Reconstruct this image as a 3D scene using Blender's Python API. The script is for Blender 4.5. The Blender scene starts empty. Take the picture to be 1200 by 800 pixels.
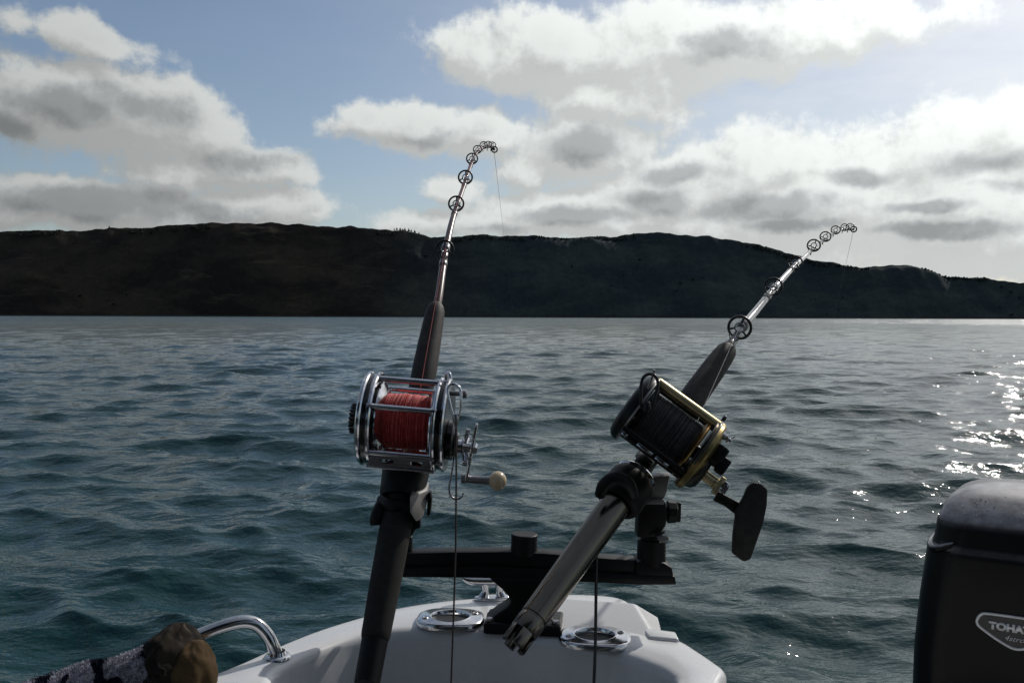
import bpy, bmesh, math, random
import numpy as np
from mathutils import Vector, Matrix, Quaternion, noise as mnoise

random.seed(7)
rng = np.random.default_rng(11)
scene = bpy.context.scene
COL = scene.collection
R = math.radians

# ------------------------------------------------------------------ camera
F = 1039.0                      # focal length in pixels of a 1200 wide picture
EYE = Vector((0.0, 0.0, 1.25))  # sitting in the boat, eye 1.25 m above the water
CAM_ROT = Matrix.Rotation(R(90 - 1.6), 3, 'X') @ Matrix.Rotation(R(0.19), 3, 'Z')
cam_data = bpy.data.cameras.new("camera")
cam_data.sensor_width = 36.0
cam_data.lens = 36.0 * F / 1200.0
cam_data.clip_start = 0.02
cam_data.clip_end = 20000.0
cam = bpy.data.objects.new("camera", cam_data)
COL.objects.link(cam)
cam.matrix_world = Matrix.Translation(EYE) @ CAM_ROT.to_4x4()
scene.camera = cam


def ray(px, py):
    return CAM_ROT @ Vector(((px - 600) / F, -(py - 400) / F, -1.0))


def P(px, py, d):
    """A place in the world from where it is seen and how far away it stands."""
    return EYE + ray(px, py) * d


def on_level(px, py, z):
    v = ray(px, py)
    return EYE + v * ((z - EYE.z) / v.z)


# ------------------------------------------------------------------ exposure
scene.view_settings.view_transform = 'Standard'
scene.view_settings.look = 'None'
scene.view_settings.gamma = 1.0
scene.view_settings.use_curve_mapping = False
scene.view_settings.exposure = -0.6
scene.cycles.use_denoising = True
scene.cycles.max_bounces = 6
scene.cycles.sample_clamp_indirect = 6.0

# ------------------------------------------------------------------ sun and sky
SUN_EL, SUN_AZ = R(36.5), R(40.5)       # azimuth measured from +Y towards +X
SUN_DIR = Vector((math.sin(SUN_AZ) * math.cos(SUN_EL), math.cos(SUN_AZ) * math.cos(SUN_EL), math.sin(SUN_EL)))
sun_data = bpy.data.lights.new("sun", 'SUN')
sun_data.energy = 3.7
sun_data.angle = R(0.53)
sun_data.color = (1.0, 0.95, 0.88)
sun = bpy.data.objects.new("sun", sun_data)
COL.objects.link(sun)
sun.rotation_euler = SUN_DIR.to_track_quat('Z', 'Y').to_euler()

world = bpy.data.worlds.new("World")
scene.world = world
world.use_nodes = True
world.cycles.sampling_method = 'MANUAL'
world.cycles.sample_map_resolution = 512
SKY_STRENGTH = 0.122


class NT:
    """Small shorthand for wiring node trees."""
    def __init__(self, tree):
        self.t = tree
        self.n = tree.nodes
        self.l = tree.links

    def put(self, sock, v):
        if isinstance(v, bpy.types.NodeSocket):
            self.l.new(v, sock)
        elif v is not None:
            sock.default_value = v

    def node(self, kind, **kw):
        n = self.n.new(kind)
        for k, v in kw.items():
            setattr(n, k, v)
        return n

    def math(self, op, a, b=None, c=None, clamp=False):
        n = self.node('ShaderNodeMath', operation=op, use_clamp=clamp)
        for i, v in enumerate((a, b, c)):
            self.put(n.inputs[i], v)
        return n.outputs[0]

    def vec(self, op, a, b=None, scale=None):
        n = self.node('ShaderNodeVectorMath', operation=op)
        self.put(n.inputs[0], a)
        if b is not None:
            self.put(n.inputs[1], b)
        if scale is not None:
            self.put(n.inputs['Scale'], scale)
        return n.outputs['Value'] if op in ('LENGTH', 'DOT_PRODUCT', 'DISTANCE') else n.outputs['Vector']

    def noise(self, vec, scale, detail=4.0, rough=0.55, dist=0.0, out='Fac'):
        n = self.node('ShaderNodeTexNoise')
        self.put(n.inputs['Vector'], vec)
        n.inputs['Scale'].default_value = scale
        n.inputs['Detail'].default_value = detail
        n.inputs['Roughness'].default_value = rough
        n.inputs['Distortion'].default_value = dist
        return n.outputs[out]

    def smooth(self, v, lo, hi, a=0.0, b=1.0):
        n = self.node('ShaderNodeMapRange', interpolation_type='SMOOTHSTEP')
        self.put(n.inputs['Value'], v)
        for k, x in (('From Min', lo), ('From Max', hi), ('To Min', a), ('To Max', b)):
            self.put(n.inputs[k], x)
        return n.outputs['Result']

    def mix(self, fac, a, b, blend='MIX'):
        n = self.node('ShaderNodeMix', data_type='RGBA', blend_type=blend)
        n.clamp_factor = True
        self.put(n.inputs[0], fac)
        self.put(n.inputs[6], a)
        self.put(n.inputs[7], b)
        return n.outputs[2]

    def mixf(self, fac, a, b):
        n = self.node('ShaderNodeMix', data_type='FLOAT')
        self.put(n.inputs[0], fac)
        self.put(n.inputs[2], a)
        self.put(n.inputs[3], b)
        return n.outputs[0]

    def chain(self, value, vec):
        n = self.node('ShaderNodeVectorMath', operation='MULTIPLY_ADD')
        self.put(n.inputs[0], value)
        n.inputs[1].default_value = (1e-7, 1e-7, 0)
        self.put(n.inputs[2], vec)
        return n.outputs['Vector']

    def mapping(self, vec, loc=(0, 0, 0), rot=(0, 0, 0), scale=(1, 1, 1), kind='POINT'):
        n = self.node('ShaderNodeMapping', vector_type=kind)
        self.put(n.inputs['Vector'], vec)
        n.inputs['Location'].default_value = loc
        n.inputs['Rotation'].default_value = rot
        n.inputs['Scale'].default_value = scale
        return n.outputs[0]


# clouds are laid out by direction: azimuth and elevation, in radians
def az_el(px, py):
    v = ray(px, py).normalized()
    return math.atan2(v.x, v.y), math.asin(v.z)


# (x, y, half width, half height, turn in degrees, weight) of each cloud bank
CLOUDS = [
    (105, 42, 105, 26, 12, .82), (30, 22, 60, 18, 0, .5),
    (60, 118, 120, 58, 0, 1.25), (165, 135, 115, 62, 8, 1.25), (245, 160, 70, 45, 20, .9),
    (285, 192, 95, 34, 5, 1.05), (345, 205, 50, 22, 10, .7),
    (120, 242, 200, 36, 0, 1.2), (300, 242, 115, 30, 0, 1.15), (40, 212, 95, 20, 0, .8), (200, 205, 90, 25, 0, .8),
    (560, 55, 75, 40, 0, .8), (640, 62, 150, 52, 0, 1.15), (800, 55, 190, 62, 0, 1.15), (960, 38, 165, 40, 0, .95), (700, 108, 120, 38, 10, .9),
    (425, 140, 52, 28, 0, .95), (490, 148, 90, 34, 0, 1.1), (562, 158, 60, 34, 0, 1.05),
    (690, 168, 105, 46, 0, 1.3), (780, 205, 90, 32, 0, 1.1), (620, 200, 60, 28, 0, .75),
    (522, 224, 52, 22, 0, .75),
    (550, 264, 120, 20, 0, 1.0), (670, 250, 150, 34, 0, 1.25), (800, 235, 170, 44, 0, 1.25), (900, 200, 150, 60, 0, 1.1),
    (960, 245, 220, 80, 0, 1.4), (1120, 235, 220, 120, 0, 1.6), (1180, 160, 150, 60, 0, 1.1), (1040, 180, 130, 45, 0, 1.0),
    (760, 262, 330, 26, 0, 1.1), (1250, 270, 260, 70, 0, 1.3),
]
# the thick, sunless bodies of those banks
CORES = [
    (60, 118, 95, 30, 0, 1.0), (170, 125, 80, 28, 10, .95), (285, 188, 78, 22, 0, .95), (110, 236, 185, 26, 0, 1.2), (230, 245, 140, 18, 0, .9),
    (10, 150, 60, 26, 0, .7),
    (690, 168, 88, 27, 0, 1.15), (790, 203, 68, 18, 0, 1.05), (670, 254, 100, 18, 0, 1.1), (770, 236, 90, 20, 0, 1.05), (890, 246, 105, 24, 0, 1.1),
    (840, 52, 80, 26, 0, .75), (1012, 207, 58, 16, 0, 1.05), (1083, 243, 78, 11, 0, 1.0), (1100, 271, 110, 14, 0, 1.15), (1160, 192, 95, 22, 0, .85),
    (930, 266, 80, 12, 0, .9), (490, 160, 90, 14, 0, .45), (560, 272, 110, 10, 0, .5), (1190, 215, 70, 14, 0, .7),
]


def pile(k, p, banks, grow=1.0):
    total = None
    for (x, y, rx, ry, turn, wt) in banks:
        u, v = az_el(x, y)
        c = math.cos(math.atan((x - 600) / F)) ** 1.5
        # each bank waits for the one before it, which keeps the shader's memory small
        here = p if total is None else k.chain(total, p)
        q = k.mapping(here, loc=(u, v, 0), rot=(0, 0, -R(turn)), scale=(rx * grow / F * c, ry * grow / F * c ** .5, 1), kind='TEXTURE')
        d = k.math('MULTIPLY_ADD', k.vec('LENGTH', q), -wt, wt)
        total = d if total is None else k.math('SMOOTH_MAX', total, d, 0.2)
    return total


def cloud_group():
    g = bpy.data.node_groups.new("clouds", 'ShaderNodeTree')
    g.interface.new_socket("Place", in_out='INPUT', socket_type='NodeSocketVector')
    g.interface.new_socket("Cover", in_out='OUTPUT', socket_type='NodeSocketFloat')
    g.interface.new_socket("Core", in_out='OUTPUT', socket_type='NodeSocketFloat')
    k = NT(g)
    gin, gout = k.node('NodeGroupInput'), k.node('NodeGroupOutput')
    place = gin.outputs[0]
    wob = k.noise(place, 11.0, 4.0, 0.6, out='Color')
    wob = k.vec('SUBTRACT', wob, (0.5, 0.5, 0.5))
    wob = k.vec('MULTIPLY', wob, (0.062, 0.040, 0))
    p = k.vec('ADD', place, wob)
    f = k.noise(place, 19.0, 7.0, 0.63)
    # elsewhere in the sky: the same kind of broken cumulus, not placed one by one
    wide = k.noise(k.mapping(place, scale=(1, 2.6, 1)), 4.2, 2.0, 0.55)
    wide = k.math('MINIMUM', k.math('MULTIPLY_ADD', wide, 5.0, -2.55), 1.1)
    uv = k.node('ShaderNodeSeparateXYZ')
    k.put(uv.inputs[0], place)
    off = k.math('MAXIMUM', k.smooth(k.math('ABSOLUTE', uv.outputs[0]), 0.56, 0.72), k.smooth(uv.outputs[1], 0.37, 0.5))
    cov = k.mixf(off, pile(k, p, CLOUDS, 1.06), wide)
    k.put(gout.inputs[0], k.math('ADD', cov, k.math('MULTIPLY_ADD', f, 1.5, -0.75)))
    cor = k.mixf(off, pile(k, p, CORES), k.math('MULTIPLY', wide, 0.8))
    k.put(gout.inputs[1], k.math('ADD', cor, k.math('MULTIPLY_ADD', f, 1.7, -0.82)))
    return g


clouds = cloud_group()

w = NT(world.node_tree)
w.n.clear()
out = w.node('ShaderNodeOutputWorld')
bg = w.node('ShaderNodeBackground')
bg.inputs['Strength'].default_value = SKY_STRENGTH
w.l.new(bg.outputs[0], out.inputs[0])
sky = w.node('ShaderNodeTexSky', sky_type='NISHITA')
sky.sun_disc = False
sky.sun_elevation = SUN_EL
sky.sun_rotation = SUN_AZ
sky.altitude = 0.0
sky.air_density = 1.0
sky.dust_density = 1.0
sky.ozone_density = 1.5
tc = w.node('ShaderNodeTexCoord')
view = w.vec('NORMALIZE', tc.outputs['Generated'])
sep = w.node('ShaderNodeSeparateXYZ')
w.put(sep.inputs[0], view)
az = w.math('ARCTAN2', sep.outputs[0], sep.outputs[1])
el = w.math('ARCSINE', sep.outputs[2])
comb = w.node('ShaderNodeCombineXYZ')
w.put(comb.inputs[0], az)
w.put(comb.inputs[1], el)
place = comb.outputs[0]


def use(vec):
    n = w.node('ShaderNodeGroup')
    n.node_tree = clouds
    w.put(n.inputs[0], vec)
    return n.outputs


here_ = use(place)
cover, core = here_[0], here_[1]
toward = use(w.vec('ADD', place, (0.010, 0.022, 0.0)))[0]
alpha = w.smooth(cover, 0.0, 0.40)
thick = w.smooth(core, 0.02, 0.75)
body = w.smooth(cover, 0.35, 1.5)
lit = w.math('SUBTRACT', cover, toward)
rim = w.smooth(lit, -0.30, 0.45)
# light scattered forward by the droplets: clouds near the sun are brightest
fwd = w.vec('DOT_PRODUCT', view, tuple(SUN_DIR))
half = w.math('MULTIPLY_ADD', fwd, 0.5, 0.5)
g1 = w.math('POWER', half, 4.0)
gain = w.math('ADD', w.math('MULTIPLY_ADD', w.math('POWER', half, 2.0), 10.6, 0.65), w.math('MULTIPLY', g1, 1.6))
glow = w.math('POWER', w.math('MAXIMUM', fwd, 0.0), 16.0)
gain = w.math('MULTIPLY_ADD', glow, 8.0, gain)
shade = w.math('MULTIPLY_ADD', rim, 0.36, 0.72)
shade = w.math('MULTIPLY', shade, w.math('MULTIPLY_ADD', body, -0.10, 1.0))
shade = w.math('MULTIPLY', shade, w.math('MULTIPLY_ADD', thick, -0.42, 1.0))
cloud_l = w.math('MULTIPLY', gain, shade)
tint = w.mix(thick, (0.965, 1.0, 0.98, 1), (0.94, 0.985, 1.0, 1))
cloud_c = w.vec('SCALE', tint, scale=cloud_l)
# thin veil of high cloud towards the sun
veil = w.noise(w.mapping(place, rot=(0, 0, 0.35), scale=(1, 3.2, 1)), 5.0, 5.0, 0.6)
veil = w.math('MULTIPLY', w.smooth(veil, 0.05, 0.8), w.smooth(g1, 0.40, 0.92, 0.06, 0.50))
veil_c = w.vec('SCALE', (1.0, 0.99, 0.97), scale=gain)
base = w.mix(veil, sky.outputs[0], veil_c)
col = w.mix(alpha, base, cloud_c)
up = w.smooth(sep.outputs[2], -0.02, 0.0)
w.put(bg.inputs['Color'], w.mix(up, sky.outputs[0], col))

# ------------------------------------------------------------------ objects: naming, parents, meshes
def tag(o, label=None, category=None, group=None, kind=None):
    if label:
        o["label"] = label
    if category:
        o["category"] = category
    if group:
        o["group"] = group
    if kind:
        o["kind"] = kind
    return o


def thing(name, loc, label, category, group=None):
    o = bpy.data.objects.new(name, None)
    o.empty_display_size = 0.05
    COL.objects.link(o)
    o.location = loc
    return tag(o, label, category, group)


def origin_of(o):
    p = Vector((0, 0, 0))
    while o is not None:
        p = p + o.location
        o = o.parent
    return p


def finish(bm, name, mat, parent=None, smooth=35, at=None, fix=True):
    """Turn a bmesh in world coordinates into one named object under its parent."""
    if fix:
        bmesh.ops.recalc_face_normals(bm, faces=bm.faces[:])
    base = origin_of(parent) if parent is not None else (Vector(at) if at is not None else Vector((0, 0, 0)))
    bmesh.ops.translate(bm, verts=bm.verts[:], vec=-base)
    me = bpy.data.meshes.new(name)
    bm.to_mesh(me)
    bm.free()
    for m in (mat if isinstance(mat, (list, tuple)) else [mat]):
        me.materials.append(m)
    if smooth:
        me.shade_smooth()
        me.set_sharp_from_angle(angle=R(smooth))
    o = bpy.data.objects.new(name, me)
    COL.objects.link(o)
    if parent is not None:
        o.parent = parent
    elif at is not None:
        o.location = at
    return o


def mesh_obj(name, verts, faces, mat, smooth=True, loc=None):
    me = bpy.data.meshes.new(name)
    me.from_pydata(verts, [], faces)
    me.materials.append(mat)
    if smooth:
        me.shade_smooth()
    o = bpy.data.objects.new(name, me)
    COL.objects.link(o)
    if loc:
        o.location = loc
    return o


def spline(pts, n=8, closed=False):
    """Catmull-Rom through the points."""
    pts = [Vector(p) for p in pts]
    m = len(pts)
    res = []
    for i in range(m if closed else m - 1):
        if closed:
            a, b, c, d = pts[(i - 1) % m], pts[i], pts[(i + 1) % m], pts[(i + 2) % m]
        else:
            b, c = pts[i], pts[i + 1]
            a = pts[i - 1] if i else b * 2 - c
            d = pts[i + 2] if i + 2 < m else c * 2 - b
        for k in range(n):
            t = k / n
            res.append(0.5 * ((2 * b) + (c - a) * t + (2 * a - 5 * b + 4 * c - d) * t * t + (3 * b - a - 3 * c + d) * t ** 3))
    if not closed:
        res.append(pts[-1])
    return res


def lerp_list(vals, n):
    out_ = []
    for i in range(len(vals) - 1):
        for k in range(n):
            out_.append(vals[i] + (vals[i + 1] - vals[i]) * k / n)
    out_.append(vals[-1])
    return out_


def tube(bm, pts, rad, seg=12, caps=True, closed=False):
    pts = [Vector(p) for p in pts]
    n = len(pts)
    if not isinstance(rad, (list, tuple)):
        rad = [rad] * n
    rings = []
    nrm = None
    for i in range(n):
        if closed:
            t = pts[(i + 1) % n] - pts[i - 1]
        else:
            t = pts[min(i + 1, n - 1)] - pts[max(i - 1, 0)]
        t.normalize()
        if nrm is None:
            nrm = t.orthogonal().normalized()
        else:
            nrm = (nrm - t * nrm.dot(t))
            if nrm.length < 1e-6:
                nrm = t.orthogonal()
            nrm.normalize()
        b = t.cross(nrm)
        rings.append([bm.verts.new(pts[i] + (nrm * math.cos(2 * math.pi * k / seg) + b * math.sin(2 * math.pi * k / seg)) * rad[i]) for k in range(seg)])
    rng_ = range(n) if closed else range(n - 1)
    for i in rng_:
        r0, r1 = rings[i], rings[(i + 1) % n]
        for k in range(seg):
            bm.faces.new((r0[k], r0[(k + 1) % seg], r1[(k + 1) % seg], r1[k]))
    if caps and not closed:
        bm.faces.new(rings[0][::-1])
        bm.faces.new(rings[-1])
    return rings


def lathe(bm, o, axis, prof, seg=32, closed_profile=False):
    """Turn a profile of (distance along the axis, radius) about the axis."""
    axis = Vector(axis).normalized()
    u = axis.orthogonal().normalized()
    v = axis.cross(u)
    rings = []
    for (d, r) in prof:
        if r < 1e-7:
            rings.append([bm.verts.new(o + axis * d)])
        else:
            rings.append([bm.verts.new(o + axis * d + (u * math.cos(2 * math.pi * k / seg) + v * math.sin(2 * math.pi * k / seg)) * r) for k in range(seg)])
    pairs = list(zip(rings[:-1], rings[1:]))
    if closed_profile:
        pairs.append((rings[-1], rings[0]))
    for a, b in pairs:
        for k in range(seg):
            k2 = (k + 1) % seg
            if len(a) == 1 and len(b) == 1:
                continue
            if len(a) == 1:
                bm.faces.new((a[0], b[k2], b[k]))
            elif len(b) == 1:
                bm.faces.new((a[k], a[k2], b[0]))
            else:
                bm.faces.new((a[k], a[k2], b[k2], b[k]))


def disc(bm, o, axis, x0, x1, r, bev=0.0008, seg=40, hole=0.0):
    """A thick washer or wheel with eased edges."""
    b = bev
    if hole > 0:
        lathe(bm, o, axis, [(x0, hole), (x0, r - b), (x0 + b, r), (x1 - b, r), (x1, r - b), (x1, hole)], seg, closed_profile=True)
    else:
        lathe(bm, o, axis, [(x0, 0), (x0, r - b), (x0 + b, r), (x1 - b, r), (x1, r - b), (x1, 0)], seg)


def prism(bm, poly, ext, bev=0.0, bseg=2):
    """Extrude a flat outline by a vector, edges eased."""
    ext = Vector(ext)
    a = [bm.verts.new(Vector(p)) for p in poly]
    b = [bm.verts.new(Vector(p) + ext) for p in poly]
    n = len(a)
    fs = [bm.faces.new(a[::-1]), bm.faces.new(b)]
    for i in range(n):
        fs.append(bm.faces.new((a[i], a[(i + 1) % n], b[(i + 1) % n], b[i])))
    if bev > 0:
        es = list({e for f in fs for e in f.edges})
        bmesh.ops.recalc_face_normals(bm, faces=fs)
        bmesh.ops.bevel(bm, geom=es, offset=bev, segments=bseg, profile=0.5, affect='EDGES', clamp_overlap=True)


def box(bm, c, ax, half, bev=0.0, bseg=2):
    c = Vector(c)
    x, y, z = [Vector(a).normalized() * h for a, h in zip(ax, half)]
    prism(bm, [c - x - y - z, c + x - y - z, c + x + y - z, c - x + y - z], z * 2, bev, bseg)


def new_bm():
    return bmesh.new()


XYZ = (Vector((1, 0, 0)), Vector((0, 1, 0)), Vector((0, 0, 1)))


# ------------------------------------------------------------------ materials
def material(name, color, rough=0.5, metal=0.0, spec=0.5, coat=0.0, coat_rough=0.1,
             var=0.15, var_scale=40.0, rough_var=0.12, bump=0.0, bump_scale=200.0, bump_dist=0.0005, tint=None, tint_scale=12.0, tint_amt=0.4):
    m = bpy.data.materials.new(name)
    m.use_nodes = True
    k = NT(m.node_tree)
    b = k.n['Principled BSDF']
    tcn = k.node('ShaderNodeTexCoord')
    ob = tcn.outputs['Object']
    f = k.noise(ob, var_scale, 5.0, 0.6)
    c4 = (*color, 1.0)
    dark = tuple(c * (1 - var) for c in color) + (1.0,)
    light = tuple(min(1, c * (1 + var)) for c in color) + (1.0,)
    colr = k.mix(k.smooth(f, 0.3, 0.7), dark, light)
    if tint:
        t = k.noise(ob, tint_scale, 6.0, 0.65)
        colr = k.mix(k.math('MULTIPLY', k.smooth(t, 0.5, 0.72), tint_amt), colr, (*tint, 1.0))
    k.put(b.inputs['Base Color'], colr)
    f2 = k.noise(ob, var_scale * 2.7, 6.0, 0.7)
    k.put(b.inputs['Roughness'], k.math('MULTIPLY_ADD', f2, rough_var * 2, max(0.02, rough - rough_var), clamp=True))
    b.inputs['Metallic'].default_value = metal
    b.inputs['Specular IOR Level'].default_value = spec
    b.inputs['Coat Weight'].default_value = coat
    b.inputs['Coat Roughness'].default_value = coat_rough
    if bump > 0:
        bn = k.node('ShaderNodeBump')
        bn.inputs['Strength'].default_value = bump
        bn.inputs['Distance'].default_value = bump_dist
        k.put(bn.inputs['Height'], k.noise(ob, bump_scale, 4.0, 0.6))
        k.put(b.inputs['Normal'], bn.outputs[0])
    return m

# ------------------------------------------------------------------ the sea
def sea_material():
    m = bpy.data.materials.new("sea water")
    m.use_nodes = True
    k = NT(m.node_tree)
    b = k.n['Principled BSDF']
    g = k.node('ShaderNodeNewGeometry')
    pos = g.outputs['Position']
    f = k.noise(pos, 0.08, 3.0)
    k.put(b.inputs['Base Color'], k.mix(f, (0.003, 0.031, 0.034, 1), (0.004, 0.041, 0.042, 1)))
    b.inputs['IOR'].default_value = 1.333
    dist = k.vec('LENGTH', pos)
    k.put(b.inputs['Roughness'], k.smooth(dist, 5.0, 300.0, 0.06, 0.20))
    b.inputs['Specular IOR Level'].default_value = 0.5
    # ripples too fine for the mesh: wind lines lie across the view
    h1 = k.noise(k.mapping(pos, scale=(0.7, 1.2, 1)), 5.5, 4.0, 0.55)
    h2 = k.noise(k.mapping(pos, rot=(0, 0, 0.3), scale=(0.6, 1.3, 1)), 16.0, 3.0, 0.55)
    h3 = k.noise(k.mapping(pos, scale=(0.55, 1.0, 1)), 0.9, 5.0, 0.6)
    far = k.smooth(dist, 120.0, 260.0)
    near = k.math('SUBTRACT', 1.0, k.smooth(dist, 15.0, 60.0))
    h = k.math('ADD', k.math('MULTIPLY', h1, 0.040), k.math('MULTIPLY', h2, k.math('MULTIPLY', near, 0.005)))
    h = k.math('ADD', h, k.math('MULTIPLY', h3, k.math('MULTIPLY', far, 0.95)))
    bn = k.node('ShaderNodeBump')
    bn.inputs['Strength'].default_value = 0.75
    bn.inputs['Distance'].default_value = 1.0
    k.put(bn.inputs['Height'], h)
    k.put(b.inputs['Normal'], bn.outputs[0])
    return m


def build_sea():
    # rings round the boat, finer where it is near
    rad = [0.0, 0.5, 1.0, 1.5, 2.0]
    r = 2.4
    while r < 55:
        rad.append(r)
        r *= 1.0048
    while r < 260:
        rad.append(r)
        r += 0.27 + (r - 55) * 0.0017
    while r < 9000:
        rad.append(r)
        r *= 1.012 if r < 600 else 1.06
    rad = np.array(rad)
    fine = np.arange(-52, 52.01, 0.27)
    ang = np.radians(np.concatenate([np.arange(-180, -52.5, 4.0), fine, np.arange(56, 180, 4.0)]))
    nr, na = len(rad), len(ang)
    A, RR = np.meshgrid(ang, rad)
    X = (RR * np.sin(A)).ravel()
    Y = (RR * np.cos(A)).ravel()
    dr = np.gradient(rad)
    step = np.repeat(np.maximum(dr, 0.6 * rad * math.radians(0.27)), na)
    Z = np.zeros_like(X)
    DX = np.zeros_like(X)
    DY = np.zeros_like(X)
    n = 130
    lam = np.exp(np.linspace(math.log(0.11), math.log(2.4), n)) * rng.uniform(0.94, 1.06, n)
    main = R(-98)   # running towards the boat
    for i in range(n):
        L = lam[i]
        spread = 0.36 if L > 0.9 else 0.6
        th = main + rng.normal(0, spread)
        kk = 2 * math.pi / L
        steep = 0.030 * (1.15 if 0.3 < L < 1.2 else 0.70 if L < 0.3 else 0.9) * (1.0 if L < 1.2 else (1.2 / L) ** 1.7)
        a = steep / kk * rng.uniform(0.6, 1.4)
        ph = rng.uniform(0, 2 * math.pi)
        kx, ky = kk * math.cos(th), kk * math.sin(th)
        lim = L / 3.2
        sel = np.nonzero(step < lim)[0]
        if len(sel) == 0:
            continue
        att = np.clip((lim - step[sel]) / (lim * 0.5), 0, 1)
        # patches of calmer and rougher water
        arg = kx * X[sel] + ky * Y[sel] + ph + 0.9 * np.sin(0.21 * X[sel] + 0.13 * Y[sel] + i) + 0.6 * np.sin(0.17 * Y[sel] - 0.35 * X[sel] + 2.1 * i)
        s, c = np.sin(arg), np.cos(arg)
        Z[sel] += a * att * c
        DX[sel] -= a * att * s * math.cos(th) * 1.15
        DY[sel] -= a * att * s * math.sin(th) * 1.15
    co = np.stack([X + DX, Y + DY, Z], axis=1).astype(np.float32)
    idx = np.arange(nr * na).reshape(nr, na)
    a0 = idx[:-1, :].ravel()
    b0 = np.roll(idx, -1, axis=1)[:-1, :].ravel()
    c0 = np.roll(idx, -1, axis=1)[1:, :].ravel()
    d0 = idx[1:, :].ravel()
    quads = np.stack([a0, d0, c0, b0], axis=1).astype(np.int32)
    me = bpy.data.meshes.new("sea")
    me.vertices.add(len(co))
    me.vertices.foreach_set("co", co.ravel())
    nq = len(quads)
    me.loops.add(nq * 4)
    me.loops.foreach_set("vertex_index", quads.ravel())
    me.polygons.add(nq)
    me.polygons.foreach_set("loop_start", np.arange(0, nq * 4, 4, dtype=np.int32))
    me.polygons.foreach_set("loop_total", np.full(nq, 4, dtype=np.int32))
    me.update(calc_edges=True)
    me.validate()
    me.materials.append(sea_material())
    me.shade_smooth()
    o = bpy.data.objects.new("sea", me)
    COL.objects.link(o)
    tag(o, kind="structure")


build_sea()


# ------------------------------------------------------------------ the hills across the water
def hill_material(name, dark, mid, pale, patch_scale, other=None):
    m = bpy.data.materials.new(name)
    m.use_nodes = True
    k = NT(m.node_tree)
    b = k.n['Principled BSDF']
    g = k.node('ShaderNodeNewGeometry')
    pos = g.outputs['Position']
    st = k.mapping(pos, scale=(1, 1, 2.6))
    a = k.noise(st, patch_scale, 6.0, 0.62, 0.4)
    c = k.mix(k.smooth(a, 0.38, 0.62), (*dark, 1), (*mid, 1))
    p = k.noise(k.mapping(pos, scale=(0.6, 1, 3.0)), patch_scale * 2.3, 6.0, 0.65, 0.3)
    c = k.mix(k.math('MULTIPLY', k.smooth(p, 0.55, 0.75), 0.8), c, (*pale, 1))
    if other:
        sx = k.node('ShaderNodeSeparateXYZ')
        k.put(sx.inputs[0], pos)
        e = k.mix(k.smooth(a, 0.38, 0.62), (*other[0], 1), (*other[1], 1))
        wob = k.math('MULTIPLY_ADD', k.noise(pos, 0.006, 4.0), 260.0, -130.0)
        c = k.mix(k.smooth(k.math('ADD', sx.outputs[0], wob), -420.0, 60.0), c, e)
    s = k.noise(pos, 0.11, 4.0, 0.7)
    c = k.mix(k.smooth(s, 0.3, 0.7), k.vec('SCALE', c, scale=0.86), k.vec('SCALE', c, scale=1.12))
    # bare rock and wrack along the waterline
    sp = k.node('ShaderNodeSeparateXYZ')
    k.put(sp.inputs[0], pos)
    zz = k.math('ADD', sp.outputs[2], k.math('MULTIPLY', k.noise(pos, 0.05, 4.0), -6.0))
    c = k.mix(k.smooth(zz, -2.0, 1.0), (0.055, 0.048, 0.040, 1), c)
    k.put(b.inputs['Base Color'], c)
    b.inputs['Roughness'].default_value = 0.95
    b.inputs['Specular IOR Level'].default_value = 0.1
    bn = k.node('ShaderNodeBump')
    bn.inputs['Strength'].default_value = 0.45
    bn.inputs['Distance'].default_value = 4.0
    k.put(bn.inputs['Height'], k.noise(pos, 0.12, 5.0, 0.7))
    k.put(b.inputs['Normal'], bn.outputs[0])
    return m


MOOR = hill_material("heather moor", (0.026, 0.021, 0.018), (0.052, 0.041, 0.031), (0.110, 0.088, 0.056), 0.0075, ((0.036, 0.048, 0.053), (0.060, 0.074, 0.066)))  # last pair, for the right hill: its slight haze is painted in as blue
WOOD = hill_material("wooded hill", (0.024, 0.031, 0.030), (0.032, 0.041, 0.036), (0.046, 0.055, 0.038), 0.0085)

HILLS = []


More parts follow.
